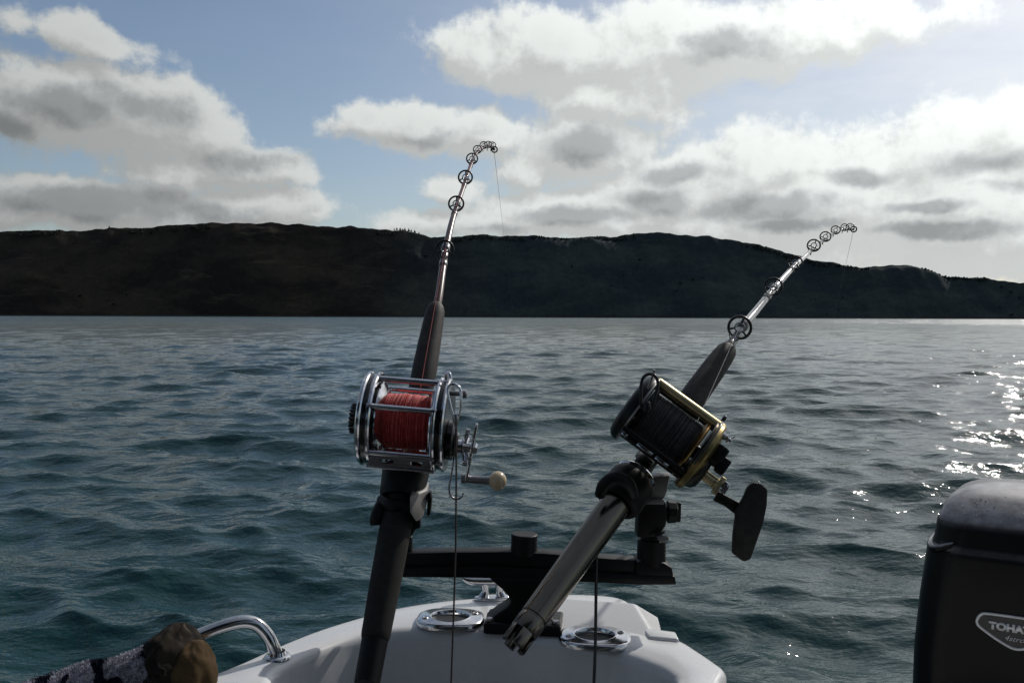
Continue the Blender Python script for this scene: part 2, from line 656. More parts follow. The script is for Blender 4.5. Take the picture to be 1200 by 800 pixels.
def hill(name, ridge, d_shore, d_ridge, mat, seed, rough_amp, label=None):
    """A hillside whose skyline follows the ridge heights seen from the boat."""
    xs_px = [p[0] for p in ridge]
    ys_px = [p[1] for p in ridge]
    nx, ny = 900, 60
    verts, faces = [], []
    grid = np.zeros((ny + 1, nx + 1, 3))
    x0, x1 = xs_px[0], xs_px[-1]
    for i in range(nx + 1):
        px = x0 + (x1 - x0) * i / nx
        py = np.interp(px, xs_px, ys_px)
        top = P(px, py, d_ridge)
        tx = ray(px, 371)
        H = max(top.z, 2.0)
        for j in range(ny + 1):
            t = j / ny
            # shore, slope, ridge, then down the far side
            foot = d_ridge - max(12.0, H * 0.78)
            if t < 0.8:
                q = t / 0.8
                d = foot + (d_ridge - foot) * q
                h = H * (q ** 0.95)
            else:
                q = (t - 0.8) / 0.2
                d = d_ridge + 700 * q
                h = H * (1 - q * q * 0.75)
            bx = tx.x * d
            by = d + 30 * mnoise.noise((bx * 0.0022, seed, 0)) * (1 - t)
            s = Vector((bx * 0.0042, by * 0.0042, seed))
            n = mnoise.fractal(s, 1.0, 2.0, 5) * rough_amp
            n2 = mnoise.fractal(Vector((bx * 0.03, by * 0.03, seed + 5)), 1.0, 2.0, 3) * rough_amp * 0.13
            damp = min(1, t * 6) * (1 - 0.94 * math.exp(-((t - 0.8) / 0.10) ** 2))
            z = h + n * damp * min(1.0, H / 90) + n2 * min(1, t * 6)
            if j == 0:
                z = -3.0
            grid[j, i] = (bx, by, z)
    vs = grid.reshape(-1, 3).tolist()
    for j in range(ny):
        for i in range(nx):
            a = j * (nx + 1) + i
            faces.append((a, a + 1, a + nx + 2, a + nx + 1))
    o = mesh_obj(name, vs, faces, mat)
    tag(o, kind="structure")
    HILLS.append((grid, nx, ny))
    return o


hill("hills", [(-420, 300), (-200, 282), (-60, 275), (0, 272), (60, 270), (100, 271), (130, 268), (165, 267), (200, 264), (230, 262), (260, 261.5), (290, 263), (320, 262), (350, 263),
               (380, 264.5), (400, 266), (412, 265), (430, 267.5), (450, 269), (470, 270), (492, 274), (505, 278), (530, 277.5), (562, 275.5), (590, 277), (620, 277), (650, 279), (668, 279.5), (690, 278.5), (715, 278), (730, 276), (745, 273.5), (765, 272), (785, 274),
               (800, 275), (820, 277), (840, 279), (870, 284), (900, 290), (925, 297), (950, 304), (975, 308), (992, 312.5), (1010, 314), (1030, 312.5), (1048, 311), (1062, 311), (1078, 315), (1092, 319), (1110, 325), (1125, 325.5), (1142, 324.5), (1160, 327), (1180, 329.5), (1200, 331), (1260, 338), (1360, 332), (1500, 340), (1700, 350)], 1720, 1900, MOOR, 3.1, 30)


def conifer_mesh(bm, p, h, r, tiers, seg, rnd):
    tube(bm, [p - Vector((0, 0, 1.5)), p + Vector((0, 0, h * 0.35))], [h * 0.02 + .05, h * .012 + .03], 5)
    for t in range(tiers):
        z0 = h * (0.12 + 0.80 * t / tiers)
        z1 = min(h, z0 + h * 1.45 / tiers)
        rr = r * (1 - t / tiers) ** 0.8 * rnd.uniform(0.75, 1.2)
        top = bm.verts.new(p + Vector((rnd.uniform(-.1, .1) * r, rnd.uniform(-.1, .1) * r, z1)))
        ring = [bm.verts.new(p + Vector((math.cos(6.283 * k / seg) * rr * rnd.uniform(.6, 1.2), math.sin(6.283 * k / seg) * rr * rnd.uniform(.6, 1.2), z0 + rnd.uniform(-.05, .05) * h))) for k in range(seg)]
        for k in range(seg):
            bm.faces.new((ring[k], ring[(k + 1) % seg], top))
        bm.faces.new(ring[::-1])


needle = material("dark conifer", (0.030, 0.036, 0.028), 0.9, var=0.35, var_scale=0.06, spec=0.1)
bark = material("conifer bark", (0.05, 0.038, 0.028), 0.9, var_scale=1.0)


def forests():
    """The far woods, too many trees to count: one mesh per hillside."""
    rnd = random.Random(5)
    for hi, (grid, nx, ny) in enumerate(HILLS):
        V, Fc = [], []
        n_try = 7000
        for _ in range(n_try):
            i = rnd.randrange(2, nx - 2)
            # more of them near the skyline and in patches
            j = int(ny * (0.80 - 0.02 + rnd.uniform(-0.03, .01))) if rnd.random() < 0.62 else rnd.randrange(2, int(ny * 0.8))
            x, y, z = grid[j, i]
            x += rnd.uniform(-4, 4)
            y += rnd.uniform(-6, 6)
            patch = mnoise.fractal(Vector((x * 0.004, y * 0.004, hi * 9.0)), 1.0, 2.0, 3)
            if j < ny * 0.72 and patch < 0.3:
                continue
            if j < ny * 0.72 and rnd.random() < 0.8:
                continue
            if j >= ny * 0.72 and mnoise.noise((x * 0.006, hi * 3.0, 1.7)) < -0.12:
                continue
            h = rnd.uniform(2.5, 6) if j < ny * .72 else rnd.uniform(1.5, 4.2)
            r = h * rnd.uniform(0.5, 0.95)
            b0 = len(V)
            seg = 5
            for (zz, q) in ((h * .05, .7), (h * 0.35, 1.0), (h * 0.7, .5)):
                for s in range(seg):
                    a = 6.283 * s / seg + rnd.random()
                    V.append((x + math.cos(a) * r * q * rnd.uniform(.7, 1.2), y + math.sin(a) * r * q * rnd.uniform(.7, 1.2), z + zz))
            V.append((x, y, z + h))
            for lv in range(2):
                for s in range(seg):
                    a, b = b0 + lv * seg + s, b0 + lv * seg + (s + 1) % seg
                    Fc.append((a, b, b + seg, a + seg))
            for s in range(seg):
                Fc.append((b0 + 2 * seg + s, b0 + 2 * seg + (s + 1) % seg, b0 + 3 * seg))
        o = mesh_obj("far_wood", V, Fc, needle, smooth=False)
        tag(o, kind="stuff")


forests()


def skyline_trees():
    rnd = random.Random(21)
    spots = [(462, 268.5, 5), (465, 268.5, 6.5), (469, 269, 7.5), (472, 269.5, 6.5), (474.5, 269.5, 8), (479, 270, 7.5), (482, 270.5, 6), (486, 271.5, 7), (491, 273, 5.5)]
    for i, (px, py, h) in enumerate(spots):
        p = P(px, py + 1.5, 1899)
        t = thing("conifer_tree", p, "small dark conifer in the clump standing on the skyline of the left hill", "tree", "conifers on the skyline")
        bm = new_bm()
        tube(bm, [p - Vector((0, 0, 2)), p + Vector((0, 0, h * 0.6))], [0.35, 0.15], 6)
        finish(bm, "trunk", bark, t, smooth=40)
        bm = new_bm()
        conifer_mesh(bm, p, h, h * rnd.uniform(.40, .55), 5, 7, rnd)
        finish(bm, "crown", needle, t, smooth=0)
    p = P(128, 268.6, 1899)
    t = thing("conifer_tree", p, "lone taller conifer breaking the skyline at the far left hill", "tree")
    bm = new_bm()
    tube(bm, [p - Vector((0, 0, 2)), p + Vector((0, 0, 6))], [0.4, 0.15], 6)
    finish(bm, "trunk", bark, t, smooth=40)
    bm = new_bm()
    conifer_mesh(bm, p, 8.5, 3.2, 6, 7, rnd)
    finish(bm, "crown", needle, t, smooth=0)


skyline_trees()

# ------------------------------------------------------------------ materials of the boat and tackle
gelcoat = material("white gelcoat", (0.70, 0.70, 0.705), 0.28, var=0.03, var_scale=9, spec=0.5, coat=0.25, tint=(0.60, 0.58, 0.55), tint_scale=7, tint_amt=0.35, rough_var=0.10)
steel = material("polished steel", (0.62, 0.62, 0.63), 0.16, metal=1.0, var=0.06, var_scale=30, rough_var=0.08)
chrome = material("worn chrome", (0.66, 0.66, 0.68), 0.14, metal=1.0, var=0.10, var_scale=90, rough_var=0.10, tint=(0.30, 0.28, 0.27), tint_scale=60, tint_amt=0.5)
dull_steel = material("dull steel", (0.30, 0.29, 0.29), 0.34, metal=1.0, var=0.15, var_scale=60)
black_plastic = material("black nylon plastic", (0.006, 0.006, 0.0065), 0.5, var=0.25, var_scale=30, bump=0.25, bump_scale=500, bump_dist=0.0004, tint=(0.022, 0.022, 0.022), tint_scale=30, tint_amt=0.35, spec=0.22)
grey_plastic = material("weathered grey plastic", (0.16, 0.155, 0.15), 0.5, var=0.15, var_scale=50)
black_foam = material("black foam grip", (0.020, 0.019, 0.018), 0.8, spec=0.25, var=0.2, var_scale=120, bump=0.5, bump_scale=1400, bump_dist=0.0004, tint=(0.05, 0.046, 0.042), tint_scale=25, tint_amt=0.4)
fore_foam = material("dark grey foam grip", (0.026, 0.022, 0.020), 0.62, spec=0.3, var=0.2, var_scale=120, bump=0.5, bump_scale=1400, bump_dist=0.0004, tint=(0.11, 0.10, 0.09), tint_scale=25, tint_amt=0.4)
black_gloss = material("gloss black plate", (0.004, 0.004, 0.005), 0.22, var=0.2, var_scale=40, coat=0.5)
graphite = material("black graphite frame", (0.006, 0.0055, 0.0055), 0.36, spec=0.22, var=0.2, var_scale=60, bump=0.15, bump_scale=900, bump_dist=0.0002, tint=(0.06, 0.05, 0.04), tint_scale=40, tint_amt=0.3)
gold = material("champagne gold metal", (0.58, 0.49, 0.28), 0.42, metal=1.0, var=0.12, var_scale=70, tint=(0.40, 0.30, 0.14), tint_scale=50, tint_amt=0.5)
rim_gold = material("darkened gold rim", (0.34, 0.26, 0.11), 0.36, metal=1.0, var=0.15, var_scale=60, tint=(0.12, 0.09, 0.04), tint_scale=40, tint_amt=0.6)
dark_gold = material("bronze gold metal", (0.36, 0.21, 0.07), 0.36, metal=1.0, var=0.15, var_scale=70)
blank_red = material("maroon rod blank", (0.060, 0.017, 0.013), 0.32, var=0.3, var_scale=35, coat=0.22, coat_rough=0.12, tint=(0.20, 0.11, 0.08), tint_scale=55, tint_amt=0.5)
blank_silver = material("silver grey rod blank", (0.24, 0.24, 0.245), 0.18, metal=0.7, var=0.15, var_scale=40, coat=0.7, coat_rough=0.06)
butt_metal = material("bronzed metal butt", (0.17, 0.15, 0.125), 0.24, metal=1.0, var=0.10, var_scale=18, tint=(0.24, 0.21, 0.17), tint_scale=9, tint_amt=0.3, rough_var=0.06)
black_thread = material("black thread wrap", (0.012, 0.012, 0.012), 0.35, var=0.2, var_scale=300, coat=0.6)
guide_black = material("black guide frame", (0.015, 0.015, 0.016), 0.35, metal=0.3, var=0.2, var_scale=200)
ceramic = material("pale guide ring", (0.35, 0.35, 0.36), 0.15, metal=0.6, var=0.1, var_scale=200)
knob_tan = material("ivory tan knob", (0.56, 0.43, 0.26), 0.24, var=0.12, var_scale=60, coat=0.5, tint=(0.34, 0.24, 0.13), tint_scale=40, tint_amt=0.4)
cord_mat = material("brown cord", (0.035, 0.022, 0.018), 0.6, var=0.3, var_scale=400)
dark_cord = material("dark cord", (0.010, 0.009, 0.009), 0.5, var=0.3, var_scale=400)
mono = material("clear nylon line", (0.22, 0.21, 0.20), 0.3, var=0.1)
red_mono = material("red braided line", (0.30, 0.03, 0.025), 0.5, var=0.2, var_scale=200)
floor_mat = material("grey non-slip floor", (0.05, 0.05, 0.052), 0.8, var=0.2, bump=0.4, bump_scale=300)
socket_dark = material("dark socket", (0.004, 0.004, 0.005), 0.6, var=0.1)


def spool_material(name, dark, light, turns):
    """Line wound on a spool: fine turns side by side."""
    m = bpy.data.materials.new(name)
    m.use_nodes = True
    k = NT(m.node_tree)
    b = k.n['Principled BSDF']
    ob = k.node('ShaderNodeTexCoord').outputs['Object']
    n = k.noise(ob, 260.0, 5.0, 0.7)
    k.put(b.inputs['Base Color'], k.mix(k.smooth(n, 0.3, 0.7), (*dark, 1), (*light, 1)))
    b.inputs['Roughness'].default_value = 0.62
    bn = k.node('ShaderNodeBump')
    bn.inputs['Strength'].default_value = 0.6
    bn.inputs['Distance'].default_value = 0.0008
    k.put(bn.inputs['Height'], k.noise(ob, 700.0, 3.0, 0.6))
    k.put(b.inputs['Normal'], bn.outputs[0])
    return m


red_line = spool_material("red line on the spool", (0.38, 0.026, 0.026), (0.60, 0.085, 0.072), 60)
black_line = spool_material("dark line on the spool", (0.014, 0.014, 0.015), (0.045, 0.045, 0.045), 60)

DECK_Z = EYE.z - 0.40

# ------------------------------------------------------------------ the boat's stern
boat = thing("motor_boat", (0.0, 0.9, 0.0), "white boat stern deck with a steel cleat, a steel grab rail and two rod sockets", "boat")


def deck_pt(px, py, z=DECK_Z):
    v = on_level(px, py, z)
    return Vector((v.x, v.y, z))


outer_px = [(120, 838), (270, 784), (340, 754), (420, 725), (470, 712), (525, 704), (575, 700), (640, 697), (690, 697), (728, 702), (748, 720), (768, 746), (797, 752), (838, 781), (898, 824)]
inner_px = [(190, 868), (330, 782), (385, 757), (420, 745), (455, 738.5), (510, 737.5), (565, 740), (610, 743), (650, 747.5), (690, 755), (715, 760), (735, 767), (758, 775), (788, 790), (850, 850)]
outer = [deck_pt(*p) for p in outer_px]
inner = [deck_pt(*p) for p in inner_px]
# the gunwales run on forward, past the person holding the camera
outer = [Vector((-1.25, -1.6, DECK_Z)), Vector((-1.05, 0.1, DECK_Z))] + outer + [Vector((0.75, 0.80, DECK_Z)), Vector((1.25, 0.1, DECK_Z)), Vector((1.25, -1.6, DECK_Z))]
inner = [Vector((-1.10, -1.6, DECK_Z)), Vector((-0.90, 0.1, DECK_Z))] + inner + [Vector((0.62, 0.72, DECK_Z)), Vector((1.08, 0.1, DECK_Z)), Vector((1.08, -1.6, DECK_Z))]


def resample(pts, n):
    pts = spline(pts, 8)
    acc = [0.0]
    for a, b in zip(pts[:-1], pts[1:]):
        acc.append(acc[-1] + (b - a).length)
    res, j = [], 0
    for i in range(n):
        d = acc[-1] * i / (n - 1)
        while j < len(acc) - 2 and acc[j + 1] < d:
            j += 1
        t = (d - acc[j]) / max(1e-9, acc[j + 1] - acc[j])
        res.append(pts[j].lerp(pts[j + 1], min(1, max(0, t))))
    return res


def matched(a, b, per=8):
    """Both edges cut at the same stations so that the deck lies in even strips."""
    return spline(a, per), spline(b, per)


o_pts, i_pts = matched(outer, inner)
bm = new_bm()
N = len(o_pts)
# cross-section from the outer hull over the rolled edges to the cockpit wall
rings = []
for i in range(N):
    o_, n_ = o_pts[i], i_pts[i]
    w_ = (o_ - n_)
    wid = w_.length
    d = w_ / wid
    r = min(0.014, wid * 0.2)
    sec = [o_ + d * 0.010 - Vector((0, 0, 1.00)), o_ + d * 0.012 - Vector((0, 0, 0.30)), o_ + d * 0.012 - Vector((0, 0, 0.05))]
    for a in (0, 22, 45, 68, 90):
        sec.append(o_ - d * (r - 0.012) + d * r * math.cos(R(a)) + Vector((0, 0, -r + r * math.sin(R(a)))))
    for q in (0.25, 0.5, 0.75):
        sec.append(o_ - d * (r + (wid - 2 * r) * q) + Vector((0, 0, 0.002 * math.sin(q * math.pi))))
    for a in (90, 68, 45, 22, 0):
        sec.append(n_ + d * r - d * r * math.cos(R(a)) + Vector((0, 0, -r + r * math.sin(R(a)))))
    sec += [n_ - d * 0.004 - Vector((0, 0, 0.05)), n_ - d * 0.018 - Vector((0, 0, 0.30)), n_ - d * 0.025 - Vector((0, 0, 0.62))]
    rings.append([bm.verts.new(p) for p in sec])
for a, b in zip(rings[:-1], rings[1:]):
    for k_ in range(len(a) - 1):
        bm.faces.new((a[k_], a[k_ + 1], b[k_ + 1], b[k_]))
finish(bm, "hull_and_side_deck", gelcoat, boat, smooth=50)

# cockpit floor
bm = new_bm()
fl = [p + Vector((0, 0, -0.60)) for p in i_pts]
cen = bm.verts.new((0.0, -0.4, DECK_Z - 0.60))
ring = [bm.verts.new(p) for p in fl]
for a, b in zip(ring, ring[1:] + ring[:1]):
    bm.faces.new((cen, a, b))
finish(bm, "cockpit_floor", floor_mat, boat)

# unseen roof, sides and bulkhead, added behind the camera to shade the stern
lining = material("grey added shade lining", (0.05, 0.05, 0.053), 0.7, var=0.15, var_scale=6)
bm = new_bm()
box(bm, (0, -1.15, 2.27), XYZ, (1.06, 1.05, 0.03), 0.02, 3)
finish(bm, "added_shade_roof", lining, boat, smooth=40)
for s_ in (-1, 1):
    bm = new_bm()
    box(bm, (s_ * 1.02, -1.25, 1.10), XYZ, (0.02, 0.93, 0.42), 0.006, 2)
    box(bm, (s_ * 1.02, -0.38, 1.87), XYZ, (0.02, 0.06, 0.38), 0.006, 2)
    box(bm, (s_ * 1.02, -2.12, 1.87), XYZ, (0.02, 0.06, 0.38), 0.006, 2)
    finish(bm, "added_shade_side", lining, boat, smooth=40)
bm = new_bm()
box(bm, (0, -2.16, 1.25), XYZ, (1.0, 0.02, 0.99), 0.006, 2)
finish(bm, "added_shade_bulkhead", lining, boat, smooth=40)

# raised block on the transom, to the right of the rack
zt = DECK_Z + 0.001


def smin(a, b, k):
    h = max(0.0, k - abs(a - b)) / k
    return min(a, b) - h * h * k * 0.25


def block():
    """A low moulding: ramps up from the near side, and falls off steeply to the right."""
    H = 0.020
    f0, f1 = deck_pt(640, 737), deck_pt(768, 747)          # foot of the front ramp
    cr = deck_pt(738, 697.5, DECK_Z + H)                    # right end of the crest
    fl = (f1 - f0).normalized()
    fn = Vector((-fl.y, fl.x, 0))
    run = (cr - f0).dot(fn)
    # right-hand foot line, from the front corner back
    rf = (deck_pt(761, 716) - f1)
    rl = Vector((rf.x, rf.y, 0)).normalized()
    rn = Vector((-rl.y, rl.x, 0))
    rrun = (cr - f1).dot(rn)
    nx, ny = 220, 120
    bm = new_bm()
    grid = []
    for j in range(ny + 1):
        row = []
        for i in range(nx + 1):
            p = f0 + fl * (-0.05 + 0.25 * i / nx) + fn * (-0.006 + 0.15 * j / ny)
            q = Vector((p.x, p.y, 0))
            front = (q - Vector((f0.x, f0.y, 0))).dot(fn) / run * H
            right = (q - Vector((f1.x, f1.y, 0))).dot(rn) / rrun * H
            left_ = (i / nx) * 0.25 / 0.045 * H
            back_ = (0.095 - (q - Vector((f0.x, f0.y, 0))).dot(fn)) / 0.02 * H
            h = smin(smin(H, front, .004), smin(right, smin(left_, back_, .006), .004), .0035)
            row.append(bm.verts.new((p.x, p.y, DECK_Z + max(-0.012, h) + 0.0005)))
        grid.append(row)
    for r0, r1 in zip(grid[:-1], grid[1:]):
        for i in range(nx):
            if max(v.co.z for v in (r0[i], r0[i + 1], r1[i + 1], r1[i])) < DECK_Z - 0.0075:
                continue
            bm.faces.new((r0[i], r0[i + 1], r1[i + 1], r1[i]))
    finish(bm, "transom_block", gelcoat, boat, smooth=0)
    bpy.data.objects["transom_block"].data.shade_smooth()
    # low flange beside the block
    bm = new_bm()
    a = [deck_pt(752, 738), deck_pt(792, 743), deck_pt(796, 752), deck_pt(760, 749)]
    prism(bm, [p - Vector((0, 0, 0.004)) for p in a], (0, 0, 0.008), 0.003, 3)
    finish(bm, "deck_step", gelcoat, boat, smooth=40)


block()


# flush rod sockets in the deck: one built, the other copied
def rod_socket(px, py, yaw):
    c = deck_pt(px, py, DECK_Z)
    o = bpy.data.objects.new("rod_socket", None)
    o.empty_display_size = 0.03
    COL.objects.link(o)
    o.parent = boat
    o.location = c - boat.location
    o.rotation_euler = (0, 0, yaw)
    return o


def socket_parts(o):
    base = origin_of(o)
    L, W, H = 0.0445, 0.036, 0.007
    bm = new_bm()
    # eight-sided oval flange with a hole
    nseg = 48
    def oval(a, s):
        ca, sa = math.cos(a), math.sin(a)
        e = 2.7
        return Vector((math.copysign(abs(ca) ** (2 / e), ca) * L * s, math.copysign(abs(sa) ** (2 / e), sa) * W * s, 0))
    prof = [(1.0, 0.0), (1.0, 0.0045), (0.97, 0.0065), (0.90, 0.0075)]
    rings = []
    for s, z in prof:
        rings.append([bm.verts.new(base + oval(2 * math.pi * k_ / nseg, s) + Vector((0, 0, z))) for k_ in range(nseg)])
    for rr, z in ((0.0285, 0.0080), (0.0270, 0.0088), (0.0252, 0.0084), (0.0242, 0.0066), (0.0236, 0.0010)):
        rings.append([bm.verts.new(base + Vector((rr * math.cos(2 * math.pi * k_ / nseg), rr * 0.86 * math.sin(2 * math.pi * k_ / nseg), z))) for k_ in range(nseg)])
    for a, b in zip(rings[:-1], rings[1:]):
        for k_ in range(nseg):
            bm.faces.new((a[k_], a[(k_ + 1) % nseg], b[(k_ + 1) % nseg], b[k_]))
    res = [finish(bm, "flange", steel, o, smooth=40)]
    bm = new_bm()
    disc(bm, base, (0, 0, 1), 0.0012, 0.0030, 0.0232, 0.0004, 32)
    res.append(finish(bm, "socket_mouth", socket_dark, o, smooth=40))
    for sx in (-1, 1):
        bm = new_bm()
        lathe(bm, base + Vector((sx * 0.0315, sx * 0.011, 0.0072)), (0, 0, 1), [(0, 0.0042), (0.0012, 0.0040), (0.002, 0.0028), (0.0014, 0.0018), (0.0014, 0)], 16)
        res.append(finish(bm, "screw", dull_steel, o, smooth=40))
    return res


sock = rod_socket(528, 728, R(-4))
socket_parts(sock)
bpy.context.view_layer.update()
sock2 = rod_socket(697, 750, R(-8))
for ch in list(sock.children):
    c = ch.copy()
    COL.objects.link(c)
    c.parent = sock2
# one of the screws lies on the near side of each flange
for s in (sock, sock2):
    s["label"] = "polished rod socket flange set in the deck"

# mooring cleat
bm = new_bm()
cz = deck_pt(577, 702)
ax = Vector((1, 0.15, 0)).normalized()
ay = Vector((-ax.y, ax.x, 0))
prism(bm, [cz + ax * (0.026 * math.cos(t)) + ay * (0.013 * math.sin(t)) for t in [2 * math.pi * k_ / 24 for k_ in range(24)]], (0, 0, 0.005), 0.0015, 2)
for s in (-1, 1):
    tube(bm, spline([cz + ax * s * 0.013 + Vector((0, 0, 0.003)), cz + ax * s * 0.010 + Vector((0, 0, 0.013)), cz + ax * s * 0.011 + Vector((0, 0, 0.026))], 4), lerp_list([0.0075, 0.0052, 0.0062], 4), 12)
top = spline([cz + ax * -0.042 + Vector((0, 0, 0.032)), cz + ax * -0.030 + Vector((0, 0, 0.028)), cz + Vector((0, 0, 0.0265)), cz + ax * 0.030 + Vector((0, 0, 0.028)), cz + ax * 0.042 + Vector((0, 0, 0.032))], 6)
tube(bm, top, lerp_list([0.003, 0.0062, 0.0072, 0.0062, 0.003], 6), 14)
finish(bm, "mooring_cleat", steel, boat, smooth=50)

# grab rail with its foot
bm = new_bm()
foot = deck_pt(325, 771)
rail_pts = [P(60, 800, 0.93), P(120, 785, 0.955), P(180, 766, 0.985), P(236, 743, 1.010), P(268, 731.5, 1.020), P(286, 728, 1.026), P(300, 731, 1.030), P(312, 742, 1.033), P(320, 756, 1.034), Vector((foot.x, foot.y, foot.z + 0.002))]
tube(bm, spline(rail_pts, 10), 0.0078, 20)
rail = finish(bm, "grab_rail", steel, boat, smooth=60)
bm = new_bm()
lathe(bm, foot, (0, 0, 1), [(0, 0), (0, 0.0155), (0.0025, 0.0155), (0.004, 0.0140), (0.0048, 0.0105), (0.009, 0.0092)], 32)
finish(bm, "rail_foot", steel, rail, smooth=50)


# ------------------------------------------------------------------ rod rack: pedestal, crossbar, two cradles
rack = thing("rod_rack", deck_pt(612, 735), "black plastic rod rack with a crossbar on a waisted pedestal bolted to the white deck", "rod holder")
DB = 1.15
px_m = DB / F
bar_ax = (P(790, 667, DB) - P(470, 658, DB)).normalized()
bar_y = Vector((0, 0, 1)).cross(bar_ax).normalized()       # away from the camera
bar_z = bar_ax.cross(bar_y).normalized()


def on_bar(px, py, back=0.0):
    return P(px, py, DB) + bar_y * back


# crossbar: an upper rib over a wider lower plate, the whole slightly bowed
bm = new_bm()
top_ = [(470, 645), (530, 643.5), (590, 643), (640, 645), (700, 650), (744, 653)]
bot_ = [(744, 671), (700, 668), (640, 664), (590, 661), (530, 661), (470, 661.5)]
prism(bm, [on_bar(x, y, -0.013) for x, y in top_ + bot_], bar_y * 0.026, 0.002, 2)
finish(bm, "crossbar_rib", black_plastic, rack, smooth=40)
bm = new_bm()
top_ = [(469, 660), (530, 659.5), (590, 659.5), (640, 662.5), (700, 666), (748, 668.5), (788, 670)]
bot_ = [(790, 680), (748, 680.5), (700, 678), (640, 675), (590, 673), (530, 672), (469, 671.5)]
prism(bm, [on_bar(x, y, -0.018) for x, y in top_ + bot_], bar_y * 0.036, 0.002, 2)
finish(bm, "crossbar_plate", black_plastic, rack, smooth=40)

# pedestal, waisted
bm = new_bm()
left = [(573, 671), (580, 678), (590, 686), (597, 694), (599, 700), (594, 706), (582, 714), (570, 723), (568, 741)]
right = [(655, 745), (656, 728), (648, 721), (640, 714), (630, 706), (626, 700), (627, 694), (633, 686), (642, 680), (648, 674)]
prism(bm, [on_bar(x, y, -0.020) for x, y in left + right], bar_y * 0.040, 0.003, 3)
ped = finish(bm, "pedestal", black_plastic, rack, smooth=40)
bm = new_bm()
pc = deck_pt(612, 741)
b0, b1 = deck_pt(567, 742), deck_pt(656, 746)
ax_ = (b1 - b0).normalized()
ay_ = Vector((-ax_.y, ax_.x, 0))
box(bm, (b0 + b1) / 2 + ay_ * 0.030 + Vector((0, 0, 0.006)), (ax_, ay_, Vector((0, 0, 1))), ((b1 - b0).length / 2 + .001, 0.030, 0.007), 0.003, 3)
finish(bm, "base_plate", black_plastic, ped, smooth=40)
for s in (0.06, 0.94):
    bm = new_bm()
    c_ = b0.lerp(b1, s) + ay_ * (0.012) + Vector((0, 0, 0.013))
    lathe(bm, c_, (0, 0, 1), [(0, 0.0055), (0.0025, 0.0055), (0.0035, 0.004), (0.0035, 0)], 6)
    finish(bm, "bolt", dull_steel, ped, smooth=20)

# cap over the middle mount
bm = new_bm()
cc = on_bar(614, 645)
rr = 15.2 * px_m
lathe(bm, cc, bar_z, [(-0.004, 0), (-0.004, rr * 1.04), (0.0135, rr), (0.0175, rr * 1.02), (0.0215, rr * 1.02), (0.0225, rr * 0.95), (0.0222, 0)], 36)
finish(bm, "mount_cap", black_plastic, rack, smooth=35)

# right mount: stepped post, clamp and wing knob
bm = new_bm()
prism(bm, [on_bar(x, y, -0.017) for x, y in ((742, 671), (744, 655), (750, 652), (776, 655), (785, 661), (787, 673))], bar_y * 0.034, 0.002, 2)
finish(bm, "mount_foot", black_plastic, rack, smooth=40)
bm = new_bm()
pb = on_bar(763, 657)
pu = (on_bar(764, 620) - pb).normalized()
k_ = px_m
lathe(bm, pb, pu, [(-0.004, 0), (-0.004, 17 * k_), (25 * k_, 16.5 * k_), (26 * k_, 13 * k_), (33 * k_, 12.5 * k_), (34 * k_, 15 * k_), (37 * k_, 15 * k_), (38 * k_, 9 * k_), (42 * k_, 9 * k_), (42 * k_, 0)], 32)
finish(bm, "mount_post", black_plastic, rack, smooth=35)
bm = new_bm()
prism(bm, [on_bar(x, y, -0.015) for x, y in ((745, 627), (746, 600), (750, 584), (778, 584), (780, 600), (778, 614), (771, 622), (766, 626))], bar_y * 0.030, 0.003, 2)
finish(bm, "pivot_arm", black_plastic, rack, smooth=40)
bm = new_bm()
prism(bm, [on_bar(x, y, -0.030) for x, y in ((766, 624), (779, 622), (779, 626), (770, 629))], bar_y * 0.012, 0.0008, 1)
finish(bm, "lock_lever", grey_plastic, rack, smooth=30)
bm = new_bm()
kc = on_bar(777, 599)
ka = bar_ax
lathe(bm, kc, ka, [(0, 0), (0, 0.007), (0.005, 0.008), (0.006, 0.0150), (0.016, 0.0140), (0.018, 0.012), (0.018, 0)], 10)
box(bm, kc + ka * 0.019, (ka, bar_y, bar_z), (0.004, 0.004, 0.013), 0.002, 2)
finish(bm, "wing_knob", black_plastic, rack, smooth=25)

# left mount post, behind the left rod
bm = new_bm()
pb = on_bar(476, 648)
lathe(bm, pb, bar_z, [(-0.004, 0), (-0.004, 8 * k_), (20 * k_, 7 * k_), (21 * k_, 6 * k_), (21 * k_, 0)], 24)
prism(bm, [on_bar(x, y, -0.012) for x, y in ((458, 650), (459, 610), (468, 590), (497, 596), (492, 612), (478, 634), (477, 650))], bar_y * 0.026, 0.003, 2)
finish(bm, "mount_post", black_plastic, rack, smooth=35)

# ------------------------------------------------------------------ the two fishing rods
def rod_frame(a, b):
    r = (b - a).normalized()
    return r


# straight parts
R1A, R1B = P(430, 800, 0.965), P(511, 360, 1.25)
R2A, R2B = P(601, 757, 0.955), P(853, 409, 1.25)
r1 = (R1B - R1A).normalized()
r2 = (R2B - R2A).normalized()


def along(a, r, px, py):
    """The point of a rod's axis that is seen nearest a pixel."""
    q = ray(px, py).normalized()
    w0 = a - EYE
    b_, d_, e_ = r.dot(q), r.dot(w0), q.dot(w0)
    t = (b_ * e_ - d_) / (1 - b_ * b_)
    return a + r * t


rod1 = thing("fishing_rod", R1A, "maroon boat rod with black foam grips leaning over the stern, under the red line reel", "fishing rod", "rods standing in the rack")
rod2 = thing("fishing_rod", R2A, "silver grey boat rod with bronzed metal butt and notched end, under the gold reel", "fishing rod", "rods standing in the rack")


def grip(bm, a, r, knots, seg=28):
    """Turned handle: (pixel x, pixel y, radius) stations along the rod."""
    prof = []
    for (px, py, rad) in knots:
        p = along(a, r, px, py)
        prof.append(((p - a).dot(r), rad))
    lathe(bm, a, r, [(prof[0][0], 0)] + prof + [(prof[-1][0], 0)], seg)


